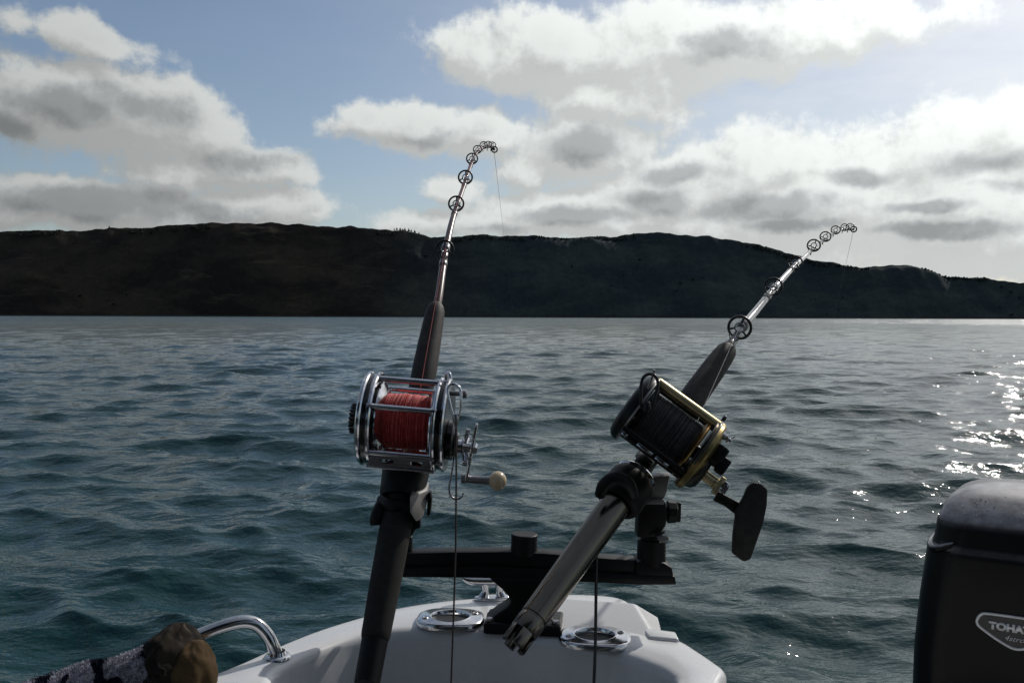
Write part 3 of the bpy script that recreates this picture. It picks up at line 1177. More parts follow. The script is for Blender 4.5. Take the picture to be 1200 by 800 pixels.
# left rod
bm = new_bm()
grip(bm, R1A, r1, [(430, 800, .0142), (437, 748, .0150)])
finish(bm, "butt_cap", black_plastic, rod1, smooth=40)
bm = new_bm()
grip(bm, R1A, r1, [(437, 748, .0155), (437.5, 745, .0162), (438, 741, .0166), (440, 730, .0168), (450, 680, .0182), (460, 625, .0192), (467, 585, .0190), (475, 545, .0165)])
finish(bm, "rear_grip", black_foam, rod1, smooth=40)
bm = new_bm()
grip(bm, R1A, r1, [(475, 545, .0130), (480, 515, .0125), (490, 470, .0125), (495, 455, .0128)])
finish(bm, "reel_seat", dull_steel, rod1, smooth=40)
bm = new_bm()
grip(bm, R1A, r1, [(494, 462, .0150), (495, 458, .0165), (500, 430, .0168), (505, 400, .0156), (509, 372, .0140), (510.2, 364, .0130), (511, 359, .0105), (511.4, 356, .007)])
finish(bm, "fore_grip", fore_foam, rod1, smooth=60)

# right rod
bm = new_bm()
grip(bm, R2A, r2, [(612, 740, .0148), (613, 738, .0158), (620, 728, .0160), (622.5, 724.5, .0155), (623.0, 724, .0148), (624, 722.5, .0148), (624.6, 722, .0162), (660, 671, .0172), (700, 613, .0184), (722, 580, .0190)], 36)
butt2 = finish(bm, "metal_butt", butt_metal, rod2, smooth=30)
# notched butt end: a crown of four teeth
bm = new_bm()
e0 = along(R2A, r2, 613, 739)
u_ = r2.orthogonal().normalized()
v_ = r2.cross(u_)
for q in range(4):
    a0 = q * math.pi / 2 + 0.55
    arc = [a0 + (math.pi / 2 - 0.62) * s / 6 for s in range(7)]
    outer_ = [e0 + (u_ * math.cos(t) + v_ * math.sin(t)) * 0.0150 for t in arc]
    inner_ = [e0 + (u_ * math.cos(t) + v_ * math.sin(t)) * 0.0085 for t in arc[::-1]]
    prism(bm, outer_ + inner_, -r2 * 0.020, 0.0010, 2)
finish(bm, "notched_end", butt_metal, rod2, smooth=35)
bm = new_bm()
grip(bm, R2A, r2, [(722, 580, .0150), (745, 548, .0130), (775, 505, .0125), (802, 472, .0130)])
finish(bm, "reel_seat", graphite, rod2, smooth=40)
bm = new_bm()
grip(bm, R2A, r2, [(793, 492, .0160), (796, 487, .0172), (815, 461, .0176), (835, 434, .0170), (846, 419, .0156), (851, 411, .0142), (853.5, 407.5, .0110), (854.5, 406, .0075)])
finish(bm, "fore_grip", fore_foam, rod2, smooth=60)


def blank_path(pts):
    return [P(*p) for p in pts]


B1 = spline([along(R1A, r1, 508, 378)] + blank_path([(514, 349, 1.265), (521, 300, 1.345), (529, 262, 1.43), (536, 240, 1.50), (545, 214, 1.60), (552, 193, 1.70), (559, 179, 1.80), (567, 173, 1.87), (575, 172.5, 1.93), (579, 175, 1.96)]), 8)
B1R = [0.0062 + (0.0016 - 0.0062) * (i / (len(B1) - 1)) for i in range(len(B1))]
B2 = spline([along(R2A, r2, 848, 417)] + blank_path([(868, 386, 1.28), (886, 364, 1.34), (903, 343, 1.40), (918, 326, 1.46), (931, 312, 1.53), (942, 302, 1.60), (953, 291, 1.68), (967, 280, 1.78), (979, 272, 1.87), (991, 268.5, 1.95), (1000, 268.5, 2.01)]), 8)
B2R = [0.0068 + (0.0016 - 0.0068) * (i / (len(B2) - 1)) ** 0.85 for i in range(len(B2))]
for rod_, path, rad, mat in ((rod1, B1, B1R, blank_red), (rod2, B2, B2R, blank_silver)):
    bm = new_bm()
    tube(bm, path, rad, 16)
    finish(bm, "blank", mat, rod_, smooth=60)

# line guides: built once, then copied and scaled along each rod
bm = new_bm()
# local frame: Y along the rod, Z away from it, ring about the point (0, 0, 1.15), radius 1
gc = Vector((0, 0, 1.28))
tube(bm, [gc + Vector((math.cos(t), 0.0, math.sin(t))) for t in [2 * math.pi * k / 30 for k in range(30)]], 0.13, 8, closed=True)
for sx in (-1, 1):
    tube(bm, spline([gc + Vector((sx * 0.93, 0, -0.38)), Vector((sx * 0.42, -0.55, 0.35)), Vector((sx * 0.12, -1.25, 0.10))], 5), 0.08, 6)
tube(bm, spline([gc + Vector((0, 0.05, -1.0)), Vector((0, 0.45, 0.12)), Vector((0, 1.25, 0.06))], 5), 0.12, 6)
g_frame = bpy.data.meshes.new("line_guide")
bmesh.ops.recalc_face_normals(bm, faces=bm.faces[:])
bm.to_mesh(g_frame)
bm.free()
g_frame.materials.append(guide_black)
g_frame.shade_smooth()
bm = new_bm()
gi = gc + Vector((0, 0, 0.0))
tube(bm, [gi + Vector((0.42 * math.cos(t), 0.0, 0.42 * math.sin(t))) for t in [2 * math.pi * k / 26 for k in range(26)]], 0.085, 8, closed=True)
nf_ring = len(bm.faces)
for a_ in (90, 210, 330):
    tube(bm, [gi + Vector((0.46 * math.cos(R(a_)), 0, 0.46 * math.sin(R(a_)))), gi + Vector((0.95 * math.cos(R(a_)), 0, 0.95 * math.sin(R(a_))))], 0.10, 6)
for i_f, f_ in enumerate(bm.faces):
    f_.material_index = 0 if i_f < nf_ring else 1
g_ring = bpy.data.meshes.new("inner_ring")
bmesh.ops.recalc_face_normals(bm, faces=bm.faces[:])
bm.to_mesh(g_ring)
bm.free()
g_ring.materials.append(ceramic)
g_ring.materials.append(guide_black)
g_ring.shade_smooth()
# thread whippings that bind a guide's feet to the blank
bm = new_bm()
for y0, y1 in ((-1.75, -0.85), (0.75, 1.75)):
    lathe(bm, Vector((0, 0, 0)), (0, 1, 0), [(y0, 0.30), (y0 + .1, 0.36), (y1 - .1, 0.36), (y1, 0.30)], 14)
g_wrap = bpy.data.meshes.new("thread_wrap")
bmesh.ops.recalc_face_normals(bm, faces=bm.faces[:])
bm.to_mesh(g_wrap)
bm.free()
g_wrap.materials.append(black_thread)
g_wrap.shade_smooth()


def fit_guides(rod_, path, rad, stations, toward):
    base = rod_.location
    eyes = []
    for (px, py, size_px) in stations:
        # nearest point of the blank
        q = ray(px, py).normalized()
        bi = min(range(1, len(path) - 1), key=lambda i: (path[i] - EYE).normalized().angle(q))
        p = path[bi]
        t = (path[bi + 1] - path[bi - 1]).normalized()
        z = (toward - t * toward.dot(t)).normalized()
        x = t.cross(z)
        d = (p - EYE).length
        s = size_px / F * d * 0.45
        m = Matrix((x, t, z)).transposed().to_4x4()
        g = bpy.data.objects.new("line_guide", g_frame)
        COL.objects.link(g)
        g.parent = rod_
        off = -z * (0.72 * s) + z * rad[bi] * 0.4
        # the guide frame leans back so that its ring faces along the line
        g.matrix_basis = Matrix.Translation(p - base + off) @ m @ Matrix.Diagonal((s, s, s, 1)) @ Matrix.Translation((0, 0, 0.72)) @ Matrix.Rotation(R(-32), 4, 'X') @ Matrix.Translation((0, 0, -0.62))
        i_ = bpy.data.objects.new("inner_ring", g_ring)
        COL.objects.link(i_)
        i_.parent = g
        wv = bpy.data.objects.new("thread_wrap", g_wrap)
        COL.objects.link(wv)
        wv.parent = rod_
        ws = rad[bi] / 0.30
        wy = max(ws, s * 1.0)
        wv.matrix_basis = Matrix.Translation(p - base) @ m @ Matrix.Diagonal((ws, wy, ws, 1))
        eyes.append(p + z * s * 0.55)
    return eyes


eyes1 = fit_guides(rod1, B1, B1R, [(521, 298, 22), (535, 246, 19), (545, 214, 17.5), (552, 191, 14), (559, 179, 10.5), (566, 173.5, 9.5), (571, 172, 9), (576, 173, 9)], Vector((0.0, -0.85, 0.5)))
eyes2 = fit_guides(rod2, B2, B2R, [(863, 392, 28), (902, 343, 21), (930, 313, 16.5), (951, 293, 15), (966, 280.5, 12.5), (978, 272.5, 10.5), (988, 269, 9), (995, 268.5, 9)], Vector((-0.15, -0.85, 0.5)))
# tip tops
for rod_, path in ((rod1, B1), (rod2, B2)):
    bm = new_bm()
    e = path[-1]
    t = (path[-1] - path[-4]).normalized()
    tube(bm, [path[-5], e], 0.0030, 10)
    x = t.cross(Vector((0, 0, 1))).normalized()
    c_ = e + t * 0.004
    n2 = x.cross(t)
    tube(bm, [c_ + (x * math.cos(a) + n2 * math.sin(a)) * 0.0062 for a in [2 * math.pi * k / 20 for k in range(20)]], 0.0016, 8, closed=True)
    finish(bm, "tip_ring", guide_black, rod_, smooth=60)

# ------------------------------------------------------------------ cradles that grip the rods (parts of the rack)
def tube_px(bm, pts, rad, n=6, seg=12):
    tube(bm, spline([P(*p) for p in pts], n), rad if not isinstance(rad, list) else lerp_list(rad, n), seg)


cr1 = None
bm = new_bm()
t_of = lambda a, r, px, py: (along(a, r, px, py) - a).dot(r)
t0, t1 = t_of(R1A, r1, 468, 585), t_of(R1A, r1, 477, 549)
lathe(bm, R1A, r1, [(t0, .0205), (t0, .0245), (t0 + .006, .0270), (t0 + .014, .0275), (t1 - .010, .0290), (t1 - .002, .0295), (t1, .0275), (t1, .0215), (t1 - .012, .0200), (t0 + .01, .0195)], 36, closed_profile=True)
cr1 = finish(bm, "cradle", black_plastic, rack, smooth=40)
bm = new_bm()
tube_px(bm, [(449, 590, 1.075), (443, 600, 1.068), (440, 609, 1.064), (440, 615, 1.063)], [.0085, .0080, .0072, .0060])
tube_px(bm, [(468, 592, 1.062), (479, 596, 1.062), (487, 605, 1.066), (489, 617, 1.070)], [.0070, .0060, .0055, .0045])
tube_px(bm, [(448, 586, 1.080), (457, 591, 1.064), (468, 592, 1.062), (476, 589, 1.068)], .0080)
finish(bm, "cradle_hook", black_plastic, cr1, smooth=50)
bm = new_bm()
prism(bm, [P(x, y, 1.052 + (x - 478) * .0016 - (y - 572) * .0004) for x, y in ((480, 582), (501, 574), (500, 590), (496, 606), (488, 612), (480, 600))], (0, 0.030, 0.006), 0.002, 2)
finish(bm, "bracket", grey_plastic, cr1, smooth=40)
bm = new_bm()
prism(bm, [P(x, y, 1.080) for x, y in ((501, 577), (505, 576), (506, 585), (504, 604), (500, 605))], (0, 0.014, 0), 0.002, 2)
finish(bm, "release_lever", black_plastic, cr1, smooth=40)

bm = new_bm()
t0, t1 = t_of(R2A, r2, 719, 588), t_of(R2A, r2, 739, 558)
lathe(bm, R2A, r2, [(t0, .0210), (t0, .0255), (t0 + .004, .0285), (t0 + .012, .0298), (t1 - .010, .0296), (t1 - .003, .0285), (t1, .0265), (t1, .0215), (t1 - .012, .0205), (t0 + .01, .0200)], 36, closed_profile=True)
cr2 = finish(bm, "cradle", black_plastic, rack, smooth=40)
bm = new_bm()
lathe(bm, R2A, r2, [(t1 + .001, .0190), (t1 + .001, .0262), (t1 + .0045, .0268), (t1 + .007, .0250), (t1 + .007, .0185)], 36, closed_profile=True)
finish(bm, "steel_collar", steel, cr2, smooth=40)
bm = new_bm()
prism(bm, [P(x, y, 1.100) for x, y in ((752, 562), (786, 556), (782, 576), (777, 589), (757, 590))], (0, 0.028, 0), 0.003, 2)
prism(bm, [P(x, y, 1.096) for x, y in ((756, 585), (779, 585), (778, 591), (756, 591))], (0, 0.006, 0), 0.001, 2)
finish(bm, "bracket", grey_plastic, cr2, smooth=40)
bm = new_bm()
tube_px(bm, [(703, 580, 1.050), (708, 568, 1.042), (720, 560, 1.040), (736, 566, 1.045), (742, 580, 1.060)], [.0065, .0078, .0080, .0078, .0065])
finish(bm, "cradle_hook", black_plastic, cr2, smooth=50)


class Frame:
    """Reel coordinates in millimetres: x along the spindle, u up across it, t towards the boat."""
    def __init__(self, c, a, up):
        self.c, self.a, self.u = c, a.normalized(), up.normalized()
        self.t = self.a.cross(self.u).normalized()

    def __call__(self, x, u, t):
        return self.c + (self.a * x + self.u * u + self.t * t) * 0.001

    def disc(self, bm, x0, x1, r, u=0, t=0, bev=0.8, seg=56, hole=0.0):
        disc(bm, self(0, u, t), self.a, x0 * .001, x1 * .001, r * .001, bev * .001, seg, hole * .001)

    def turn(self, bm, prof, u=0, t=0, seg=48):
        lathe(bm, self(0, u, t), self.a, [(x * .001, r * .001) for x, r in prof], seg)

    def bar(self, bm, a, b, r, seg=14):
        tube(bm, [self(*a), self(*b)], r * .001, seg)


def polar(r, ang):
    return r * math.cos(R(ang)), r * math.sin(R(ang))   # u, t


# ------------------------------------------------------------------ left reel: chrome and black, red line
c1 = P(481.5, 494, 1.075)
a1 = (Vector((1, 0, 0.012)) - r1 * r1.dot(Vector((1, 0, 0.012)))).normalized()
up1 = (Vector((0, 0, 1)) - a1 * a1.z).normalized()
f1 = Frame(c1, a1, up1)
ru, rt = r1.dot(f1.u), r1.dot(f1.t)
n1u, n1t = -rt, ru            # square to rod and spindle, away from the rod
reel1 = thing("fishing_reel", c1, "chrome and black multiplier reel wound with red line, round ivory knob on its handle", "fishing reel", "reels mounted on the rods")

bm = new_bm()
f1.disc(bm, -50.5, -44.5, 54.5, bev=.6)
f1.disc(bm, -54, -50.4, 49, bev=1.0)
plate = finish(bm, "side_plate", black_gloss, reel1, smooth=35)
for x0, x1 in ((-56, -50.3), (-44.7, -39)):
    bm = new_bm()
    f1.disc(bm, x0, x1, 57, hole=46, bev=1.6)
    finish(bm, "plate_ring", chrome, plate, smooth=35)
for ang in (20, 95, 160, 230, 300):
    bm = new_bm()
    u, t = polar(51.5, ang)
    f1.turn(bm, [(-57.3, 0), (-57.3, 2.0), (-56.6, 3.2), (-55.5, 3.2), (-55.5, 0)], u, t, 12)
    finish(bm, "screw", dull_steel, plate, smooth=30)
bm = new_bm()
f1.disc(bm, 36.5, 42.5, 54.5, bev=.6)
f1.disc(bm, 42.4, 47.0, 49, bev=1.0)
plate_r = finish(bm, "side_plate", black_gloss, reel1, smooth=35)
for x0, x1 in ((32, 36.8), (42.2, 46.6)):
    bm = new_bm()
    f1.disc(bm, x0, x1, 57, hole=46, bev=1.6)
    finish(bm, "plate_ring", chrome, plate_r, smooth=35)
# tail bearing cap with knurled rim
bm = new_bm()
f1.disc(bm, -62, -53.5, 19, u=-2, t=0, bev=1.5)
f1.disc(bm, -67, -61.5, 16.5, u=-2, t=0, bev=1.2)
for q in range(22):
    du, dt = polar(17.6, q * 360 / 22)
    f1.bar(bm, (-72.5, -2 + du, dt), (-66, -2 + du, dt), 1.3, 6)
f1.disc(bm, -72, -66, 17.2, u=-2, t=0, bev=1.0)
finish(bm, "bearing_cap", black_gloss, reel1, smooth=35)
bm = new_bm()
f1.turn(bm, [(-73.4, 0), (-73.4, 7), (-72.2, 9), (-71.8, 9), (-71.8, 0)], -2, 0, 24)
finish(bm, "cap_nut", chrome, reel1, smooth=35)
# spool
bm = new_bm()
f1.bar(bm, (-44, 0, 0), (37, 0, 0), 10)
spool = finish(bm, "spool", chrome, reel1, smooth=30)
for prof in ([(-37.8, 0), (-37.8, 44), (-36.6, 45.5), (-35.2, 45), (-29.5, 35), (-29, 12), (-29, 0)], [(31, 0), (31, 44), (29.8, 45.5), (28.4, 45), (23, 35), (22.5, 12), (22.5, 0)]):
    bm = new_bm()
    f1.turn(bm, prof)
    finish(bm, "spool_flange", chrome, spool, smooth=30)
bm = new_bm()
bm = new_bm()
prof = []
nturn = 46
for q in range(nturn + 1):
    x = -31.5 + 56.5 * q / nturn
    crown = 31.6 + 1.6 * math.sin(math.pi * q / nturn) + random.uniform(-.5, .7)
    prof += [(x, crown - .5), (x + 0.6, crown + .25)]
f1.turn(bm, [(-31.6, 11)] + prof + [(25.8, 11)], seg=64)
finish(bm, "line_winding", red_line, spool, smooth=80)
# frame pillars
for u, t, r_ in ((50.5, 14, 3.6), (20.5, 48.5, 3.4), (-34, 41.5, 3.3), (34, -42, 3.4), (4, -53.5, 3.4)):
    bm = new_bm()
    f1.bar(bm, (-45, u, t), (37.5, u, t), r_)
    for x in (-41.2, 33.6):
        f1.turn(bm, [(x - 2.2, r_), (x - 2.2, r_ + 1.4), (x + 2.2, r_ + 1.4), (x + 2.2, r_)], u, t, 14)
    finish(bm, "pillar", chrome, reel1, smooth=40)
# stand: slotted plate between two bars, and the foot on the rod
bm = new_bm()
cu, ct = -53 * n1u, -53 * n1t
def stand_pt(x, s, h):
    """x along the spindle, s along the rod, h off the plate."""
    return f1(x, cu + ru * s + n1u * h, ct + rt * s + n1t * h)
stand_ax = (f1.a, r1, f1.u * n1u + f1.t * n1t)
# the plate is built from rails and webs, so that its two slots are open
for s0, s1, x0, x1 in ((-17, -12, -40, 33), (-3, 16, -40, 33), (-12.2, -2.8, -40, -22), (-12.2, -2.8, -11, 8), (-12.2, -2.8, 20, 33)):
    box(bm, stand_pt((x0 + x1) / 2, (s0 + s1) / 2, 0), stand_ax, ((x1 - x0) / 2000, (s1 - s0) / 2000, .0014), 0.0005, 1)
stand = finish(bm, "stand", chrome, reel1, smooth=35)
bm = new_bm()
box(bm, stand_pt(-3, 0, -7), stand_ax, (.011, .017, .0065), 0.002, 2)
box(bm, stand_pt(-3, 0, -13), stand_ax, (.008, .034, .0022), 0.0015, 2)
finish(bm, "foot", dull_steel, stand, smooth=35)
# slotted front plate of the stand between two bars
bm = new_bm()
for u0, u1, x0, x1 in ((-41.5, -36.5, -41, 34), (-50, -46, -41, 34), (-46.2, -41.3, -41, -24), (-46.2, -41.3, -11, 10), (-46.2, -41.3, 23, 34)):
    box(bm, f1((x0 + x1) / 2, (u0 + u1) / 2, 35 + ((u0 + u1) / 2 + 43) * .4), (f1.a, f1.u * .93 + f1.t * .37, f1.t * .93 - f1.u * .37), ((x1 - x0) / 2000, (u1 - u0) / 1860, .0012), 0.0004, 1)
finish(bm, "front_plate", chrome, stand, smooth=35)
bm = new_bm()
f1.bar(bm, (-44, -52.5, 30), (37, -52.5, 30), 2.6)
finish(bm, "pillar", chrome, reel1, smooth=40)
# clamp bolts with wing nuts, below left
bm = new_bm()
lathe(bm, stand_pt(-32, -19, 2), -r1, [(0, 0), (0, .0048), (.004, .0048), (.0055, .003), (.011, .003), (.012, 0)], 12)
tube(bm, [stand_pt(-34, -24, 3), stand_pt(-20, -26, 3), stand_pt(-12, -24, 2)], 0.0023, 10)
finish(bm, "clamp_bolt", steel, stand, smooth=35)
# gear housing, star drag, crank
bm = new_bm()
f1.disc(bm, 46, 56, 24, u=-17, t=6, bev=2.0)
f1.disc(bm, 56, 61, 15, u=-22, t=6, bev=1.5)
finish(bm, "gear_housing", black_gloss, reel1, smooth=35)
bm = new_bm()
f1.disc(bm, 60, 66, 8.5, u=-24, t=6, bev=1.0, seg=24)
f1.disc(bm, 65.5, 68.5, 11, u=-24, t=6, bev=.8, seg=24)
for q in range(5):
    du, dt = polar(20, 72 * q + 8)
    f1.bar(bm, (67, -24, 6), (71, -24 + du, 6 + dt), 2.4, 10)
    lathe(bm, f1(71, -24 + du, 6 + dt), f1.a, [(-.0026, 0), (-.0026, .0034), (.0026, .0034), (.0026, 0)], 14)
finish(bm, "star_drag", chrome, reel1, smooth=35)
crank = None
bm = new_bm()
arm = [(-20, 0, 6.5), (-24 + 27, 0, 5.0), (-24 - 38, 0, 5.2)]
def arm_pt(u, dx, dt):
    lean = (u + 24) * 0.10
    return f1(76 + lean + dx, u, 8 + dt)
outl = []
for u, w_ in ((6, 3.2), (2, 5.4), (-12, 5.0), (-18, 8.0), (-24, 9.2), (-30, 8.0), (-38, 5.0), (-56, 4.6), (-62, 5.4), (-66, 3.4)):
    outl.append((u, w_))
poly = [arm_pt(u, 0, w_) for u, w_ in outl] + [arm_pt(u, 0, -w_) for u, w_ in outl[::-1]]
prism(bm, poly, f1.a * 0.0036, 0.0009, 2)
f1.disc(bm, 68, 80, 6.2, u=-24, t=8, bev=1.0, seg=24)
f1.turn(bm, [(79, 0), (79, 7.5), (82, 7.5), (84, 5), (84, 0)], -24, 8, 6)
crank = finish(bm, "handle_arm", steel, reel1, smooth=35)
bm = new_bm()
ka = arm_pt(-62, -1.5, 0)
kb = ka + (f1.a + f1.u * 0.03) * 0.0290
kd = (kb - ka)
lathe(bm, ka, kd, [(-.003, 0), (-.003, .0054), (.002, .0056), (.0028, .0042), (.006, .0044), (kd.length - .002, .0050), (kd.length + .004, .0058), (kd.length + .004, 0)], 24)
finish(bm, "knob_shaft", dull_steel, crank, smooth=40)
bm = new_bm()
kc = ka + kd.normalized() * (kd.length + 0.0115)
lathe(bm, kc, kd, [(-.0112 * math.cos(math.pi * q / 16) * 0.97, .0117 * math.sin(math.pi * q / 16)) for q in range(17)], 32)
finish(bm, "handle_knob", knob_tan, crank, smooth=60)
# harness lug screws on the top of the right plate
bm = new_bm()
f1.turn(bm, [(46, 0), (46, 3), (60, 3), (61, 4.6), (67, 4.6), (68, 3), (68, 0)], 41, 22, 14)
finish(bm, "adjusting_screw", dull_steel, plate_r, smooth=40)
bm = new_bm()
tube(bm, spline([f1(40, 55, 8), f1(40, 62, 10), f1(44, 63, 14), f1(46, 57, 16)], 5), 0.0022, 10)
finish(bm, "harness_lug", chrome, plate_r, smooth=40)

# snap clip and hook hanging on the reel
def loop_px(bm, pts, rad, closed=True, n=6, seg=10):
    q = [P(*p) for p in pts]
    tube(bm, spline(q, n, closed), rad, seg, closed=closed)


clip1 = thing("snap_clip", P(533, 455, 1.012), "silver pear-shaped snap clip hooked on the right plate of the red line reel", "clip", "snap clips hung on the reels")
bm = new_bm()
loop_px(bm, [(531, 486, 1.008), (526.5, 470, 1.008), (524.5, 457, 1.010), (528, 450.5, 1.012), (534, 450.5, 1.012), (539.5, 457, 1.010), (540, 470, 1.008), (537.5, 486, 1.008)], 0.00165)
finish(bm, "wire_loop", chrome, clip1, smooth=60)
bm = new_bm()
sv = P(534, 489, 1.008)
lathe(bm, sv, (0.03, 0, -1), [(-.004, 0), (-.004, .0022), (-.001, .0036), (.004, .0038), (.007, .0024), (.010, .0024), (.010, 0)], 16)
finish(bm, "swivel", dull_steel, clip1, smooth=40)

hook = thing("fish_hook", P(531, 540, 1.005), "bare steel fish hook on a short brown cord, hanging below the red line reel", "fish hook")
bm = new_bm()
tube_px(bm, [(535, 493, 1.006), (533, 520, 1.006), (531, 545, 1.006)], 0.0009, 5, 8)
finish(bm, "snood", cord_mat, hook, smooth=60)
bm = new_bm()
tube_px(bm, [(531.5, 540, 1.006), (529, 556, 1.006), (526.5, 570, 1.006), (528, 580, 1.006), (534, 584.5, 1.006), (540.5, 582.5, 1.006), (543.5, 577.5, 1.006)], [.0010, .0011, .0012, .0012, .0012, .0010, .0004], 8, 8)
tube_px(bm, [(543.6, 577.2, 1.006), (540.5, 579.5, 1.006)], [.0006, .0002], 2, 6)
finish(bm, "hook_wire", dull_steel, hook, smooth=60)

# ------------------------------------------------------------------ right reel: graphite and gold, dark line
c2 = P(782, 505, 1.07)
d2 = Vector((0.866, -0.13, -0.50))
a2 = (d2 - r2 * r2.dot(d2)).normalized()
tw = Vector((0, -1, 0.12))
tw = (tw - a2 * a2.dot(tw)).normalized()
f2 = Frame(c2, a2, tw.cross(a2))
r2u, r2t = r2.dot(f2.u), r2.dot(f2.t)
n2u, n2t = -r2t, r2u
reel2 = thing("fishing_reel", c2, "black and gold lever drag reel wound with dark line, black paddle grip on its crank", "fishing reel", "reels mounted on the rods")

bm = new_bm()
f2.turn(bm, [(-58.5, 0), (-58.5, 30), (-56.5, 39), (-52, 44), (-47, 45.5), (-44, 45.5), (-43, 44.5), (-43, 0)], seg=64)
plate2 = finish(bm, "side_plate", graphite, reel2, smooth=40)
bm = new_bm()
f2.disc(bm, -44.4, -42.2, 46.2, hole=39, bev=.6)
finish(bm, "plate_ring", dull_steel, plate2, smooth=35)
bm = new_bm()
f2.disc(bm, 43, 53, 46.5, bev=2.2, hole=37)
f2.turn(bm, [(53, 40), (57, 33), (57, 0)])
plate2r = finish(bm, "side_plate", rim_gold, reel2, smooth=40)
bm = new_bm()
f2.disc(bm, 40.8, 43.2, 45.5, bev=.6)
finish(bm, "plate_ring", black_gloss, plate2r, smooth=35)
# flat gold top bar joining the plates
bm = new_bm()
box(bm, f2(3.5, 41, 8), (f2.a, f2.u * .985 + f2.t * .17, f2.t * .985 - f2.u * .17), (.0505, .0055, .0090), 0.0050, 4)
finish(bm, "top_bar", gold, reel2, smooth=50)
for u, t in ((-30, 34), (6, -45), (38, -24)):
    bm = new_bm()
    f2.bar(bm, (-44, u, t), (43, u, t), 3.2)
    finish(bm, "pillar", graphite, reel2, smooth=40)
# spool
bm = new_bm()
f2.bar(bm, (-45, 0, 0), (43, 0, 0), 9)
spool2 = finish(bm, "spool", graphite, reel2, smooth=30)
for prof, mt in (([(-40, 0), (-40, 38), (-38.5, 39), (-37, 38.5), (-33.5, 31), (-33, 0)], graphite), ([(38, 0), (38, 38), (36.5, 39), (35, 38.5), (29.5, 29), (29, 0)], dark_gold)):
    bm = new_bm()
    f2.turn(bm, prof)
    finish(bm, "spool_flange", mt, spool2, smooth=30)
bm = new_bm()
bm = new_bm()
prof = []
for q in range(51):
    x = -34.5 + 65.5 * q / 50
    cr = 30.2 + 0.9 * math.sin(math.pi * q / 50) + random.uniform(-.4, .5)
    prof += [(x, cr - .45), (x + .65, cr + .25)]
f2.turn(bm, [(-34.6, 10)] + prof + [(31.7, 10)], seg=64)
finish(bm, "line_winding", black_line, spool2, smooth=80)
# stand with its three bright bars, and the foot on the rod
bm = new_bm()
cu2, ct2 = -44 * n2u, -44 * n2t
def stand2(x, s, h):
    return f2(x, cu2 + r2u * s + n2u * h, ct2 + r2t * s + n2t * h)
stand2_ax = (f2.a, r2, f2.u * n2u + f2.t * n2t)
box(bm, stand2(0, 0, 0), stand2_ax, (.0435, .016, .0025), 0.001, 2)
st2 = finish(bm, "stand", graphite, reel2, smooth=35)
bm = new_bm()
for x0, x1 in ((-42, -34), (-20, 2), (6, 24)):
    box(bm, f2((x0 + x1) / 2, -36.0, 33.0), (f2.a, f2.u, f2.t), ((x1 - x0) / 2000, .0019, .0019), 0.0006, 2)
finish(bm, "bright_edge", steel, st2, smooth=35)
bm = new_bm()
f2.bar(bm, (-44, -35.5, 28), (43, -35.5, 28), 2.6)
finish(bm, "pillar", graphite, reel2, smooth=40)
bm = new_bm()
box(bm, stand2(-2, 0, -9), stand2_ax, (.012, .018, .010), 0.003, 2)
box(bm, stand2(-2, 0, -18), stand2_ax, (.009, .036, .0024), 0.0015, 2)
finish(bm, "foot", dull_steel, st2, smooth=35)
# drag lever: curved blade round the right plate with a ball end
bm = new_bm()
arc = []
for q in range(19):
    an = -8 + 118 * q / 18 + 0
    u, t = polar(47.6, an)
    arc.append(f2(45.5, u * (1.0 + (0.07 if q == 0 else 0)), t))
tube(bm, arc, 0.0015, 8)
lathe(bm, arc[0], f2.u, [(-.002, 0), (-.002, .0019), (.003, .0026), (.006, .0022), (.008, 0)], 12)
finish(bm, "drag_lever", black_gloss, reel2, smooth=50)
# gear housing and drag knobs
bm = new_bm()
f2.turn(bm, [(54, 0), (54, 24), (60, 22), (64, 17), (66, 0)], -17, 6, 40)
finish(bm, "gear_housing", graphite, reel2, smooth=35)
bm = new_bm()
box(bm, f2(63, 14, 14), (f2.a, f2.u, f2.t), (.0085, .0095, .0085), 0.003, 3)
box(bm, f2(75, 4, 12), (f2.a, f2.u, f2.t), (.0060, .0105, .0070), 0.0025, 3)
f2.turn(bm, [(56, 0), (56, 10), (70, 9), (73, 7), (73, 0)], 6, 10, 20)
finish(bm, "drag_knob", black_plastic, reel2, smooth=35)
bm = new_bm()
f2.turn(bm, [(53, 0), (53, 4.2), (59, 4.2), (61, 2.6), (66, 2.6), (66, 0)], 34, 12, 12)
f2.turn(bm, [(61, 0), (61, 5.2), (63, 5.2), (63, 0)], 34, 12, 6)
f2.bar(bm, (63, 30, 12), (67, 41, 12), 1.4, 8)
finish(bm, "plate_screw", steel, plate2r, smooth=30)
# crank and paddle grip
bm = new_bm()
f2.turn(bm, [(64, 0), (64, 7), (80, 6.5), (80, 0)], -17, 8, 24)
f2.disc(bm, 78, 82, 7.5, u=-17, t=8, bev=.8, seg=24)
box(bm, f2(85, -17, 8), (f2.a, f2.u, f2.t), (.0032, .0115, .0062), 0.0014, 2)
crank2 = finish(bm, "handle_arm", gold, reel2, smooth=35)
bm = new_bm()
box(bm, f2(91, -15, 8), (f2.a, f2.u, f2.t), (.0048, .0068, .0062), 0.0014, 2)
lathe(bm, f2(90, -15, 15), f2.t, [(-.001, 0), (-.001, .0044), (.0024, .0040), (.0024, 0)], 6)
finish(bm, "crank_nut", steel, crank2, smooth=30)
bm = new_bm()
q0 = [(836, 586), (841.5, 575), (856, 583), (869, 590), (863, 603), (850, 593)]
prism(bm, [P(x, y, 1.060) for x, y in q0], f2.t * -0.007, 0.0012, 2)
finish(bm, "crank_blade", graphite, crank2, smooth=35)
bm = new_bm()
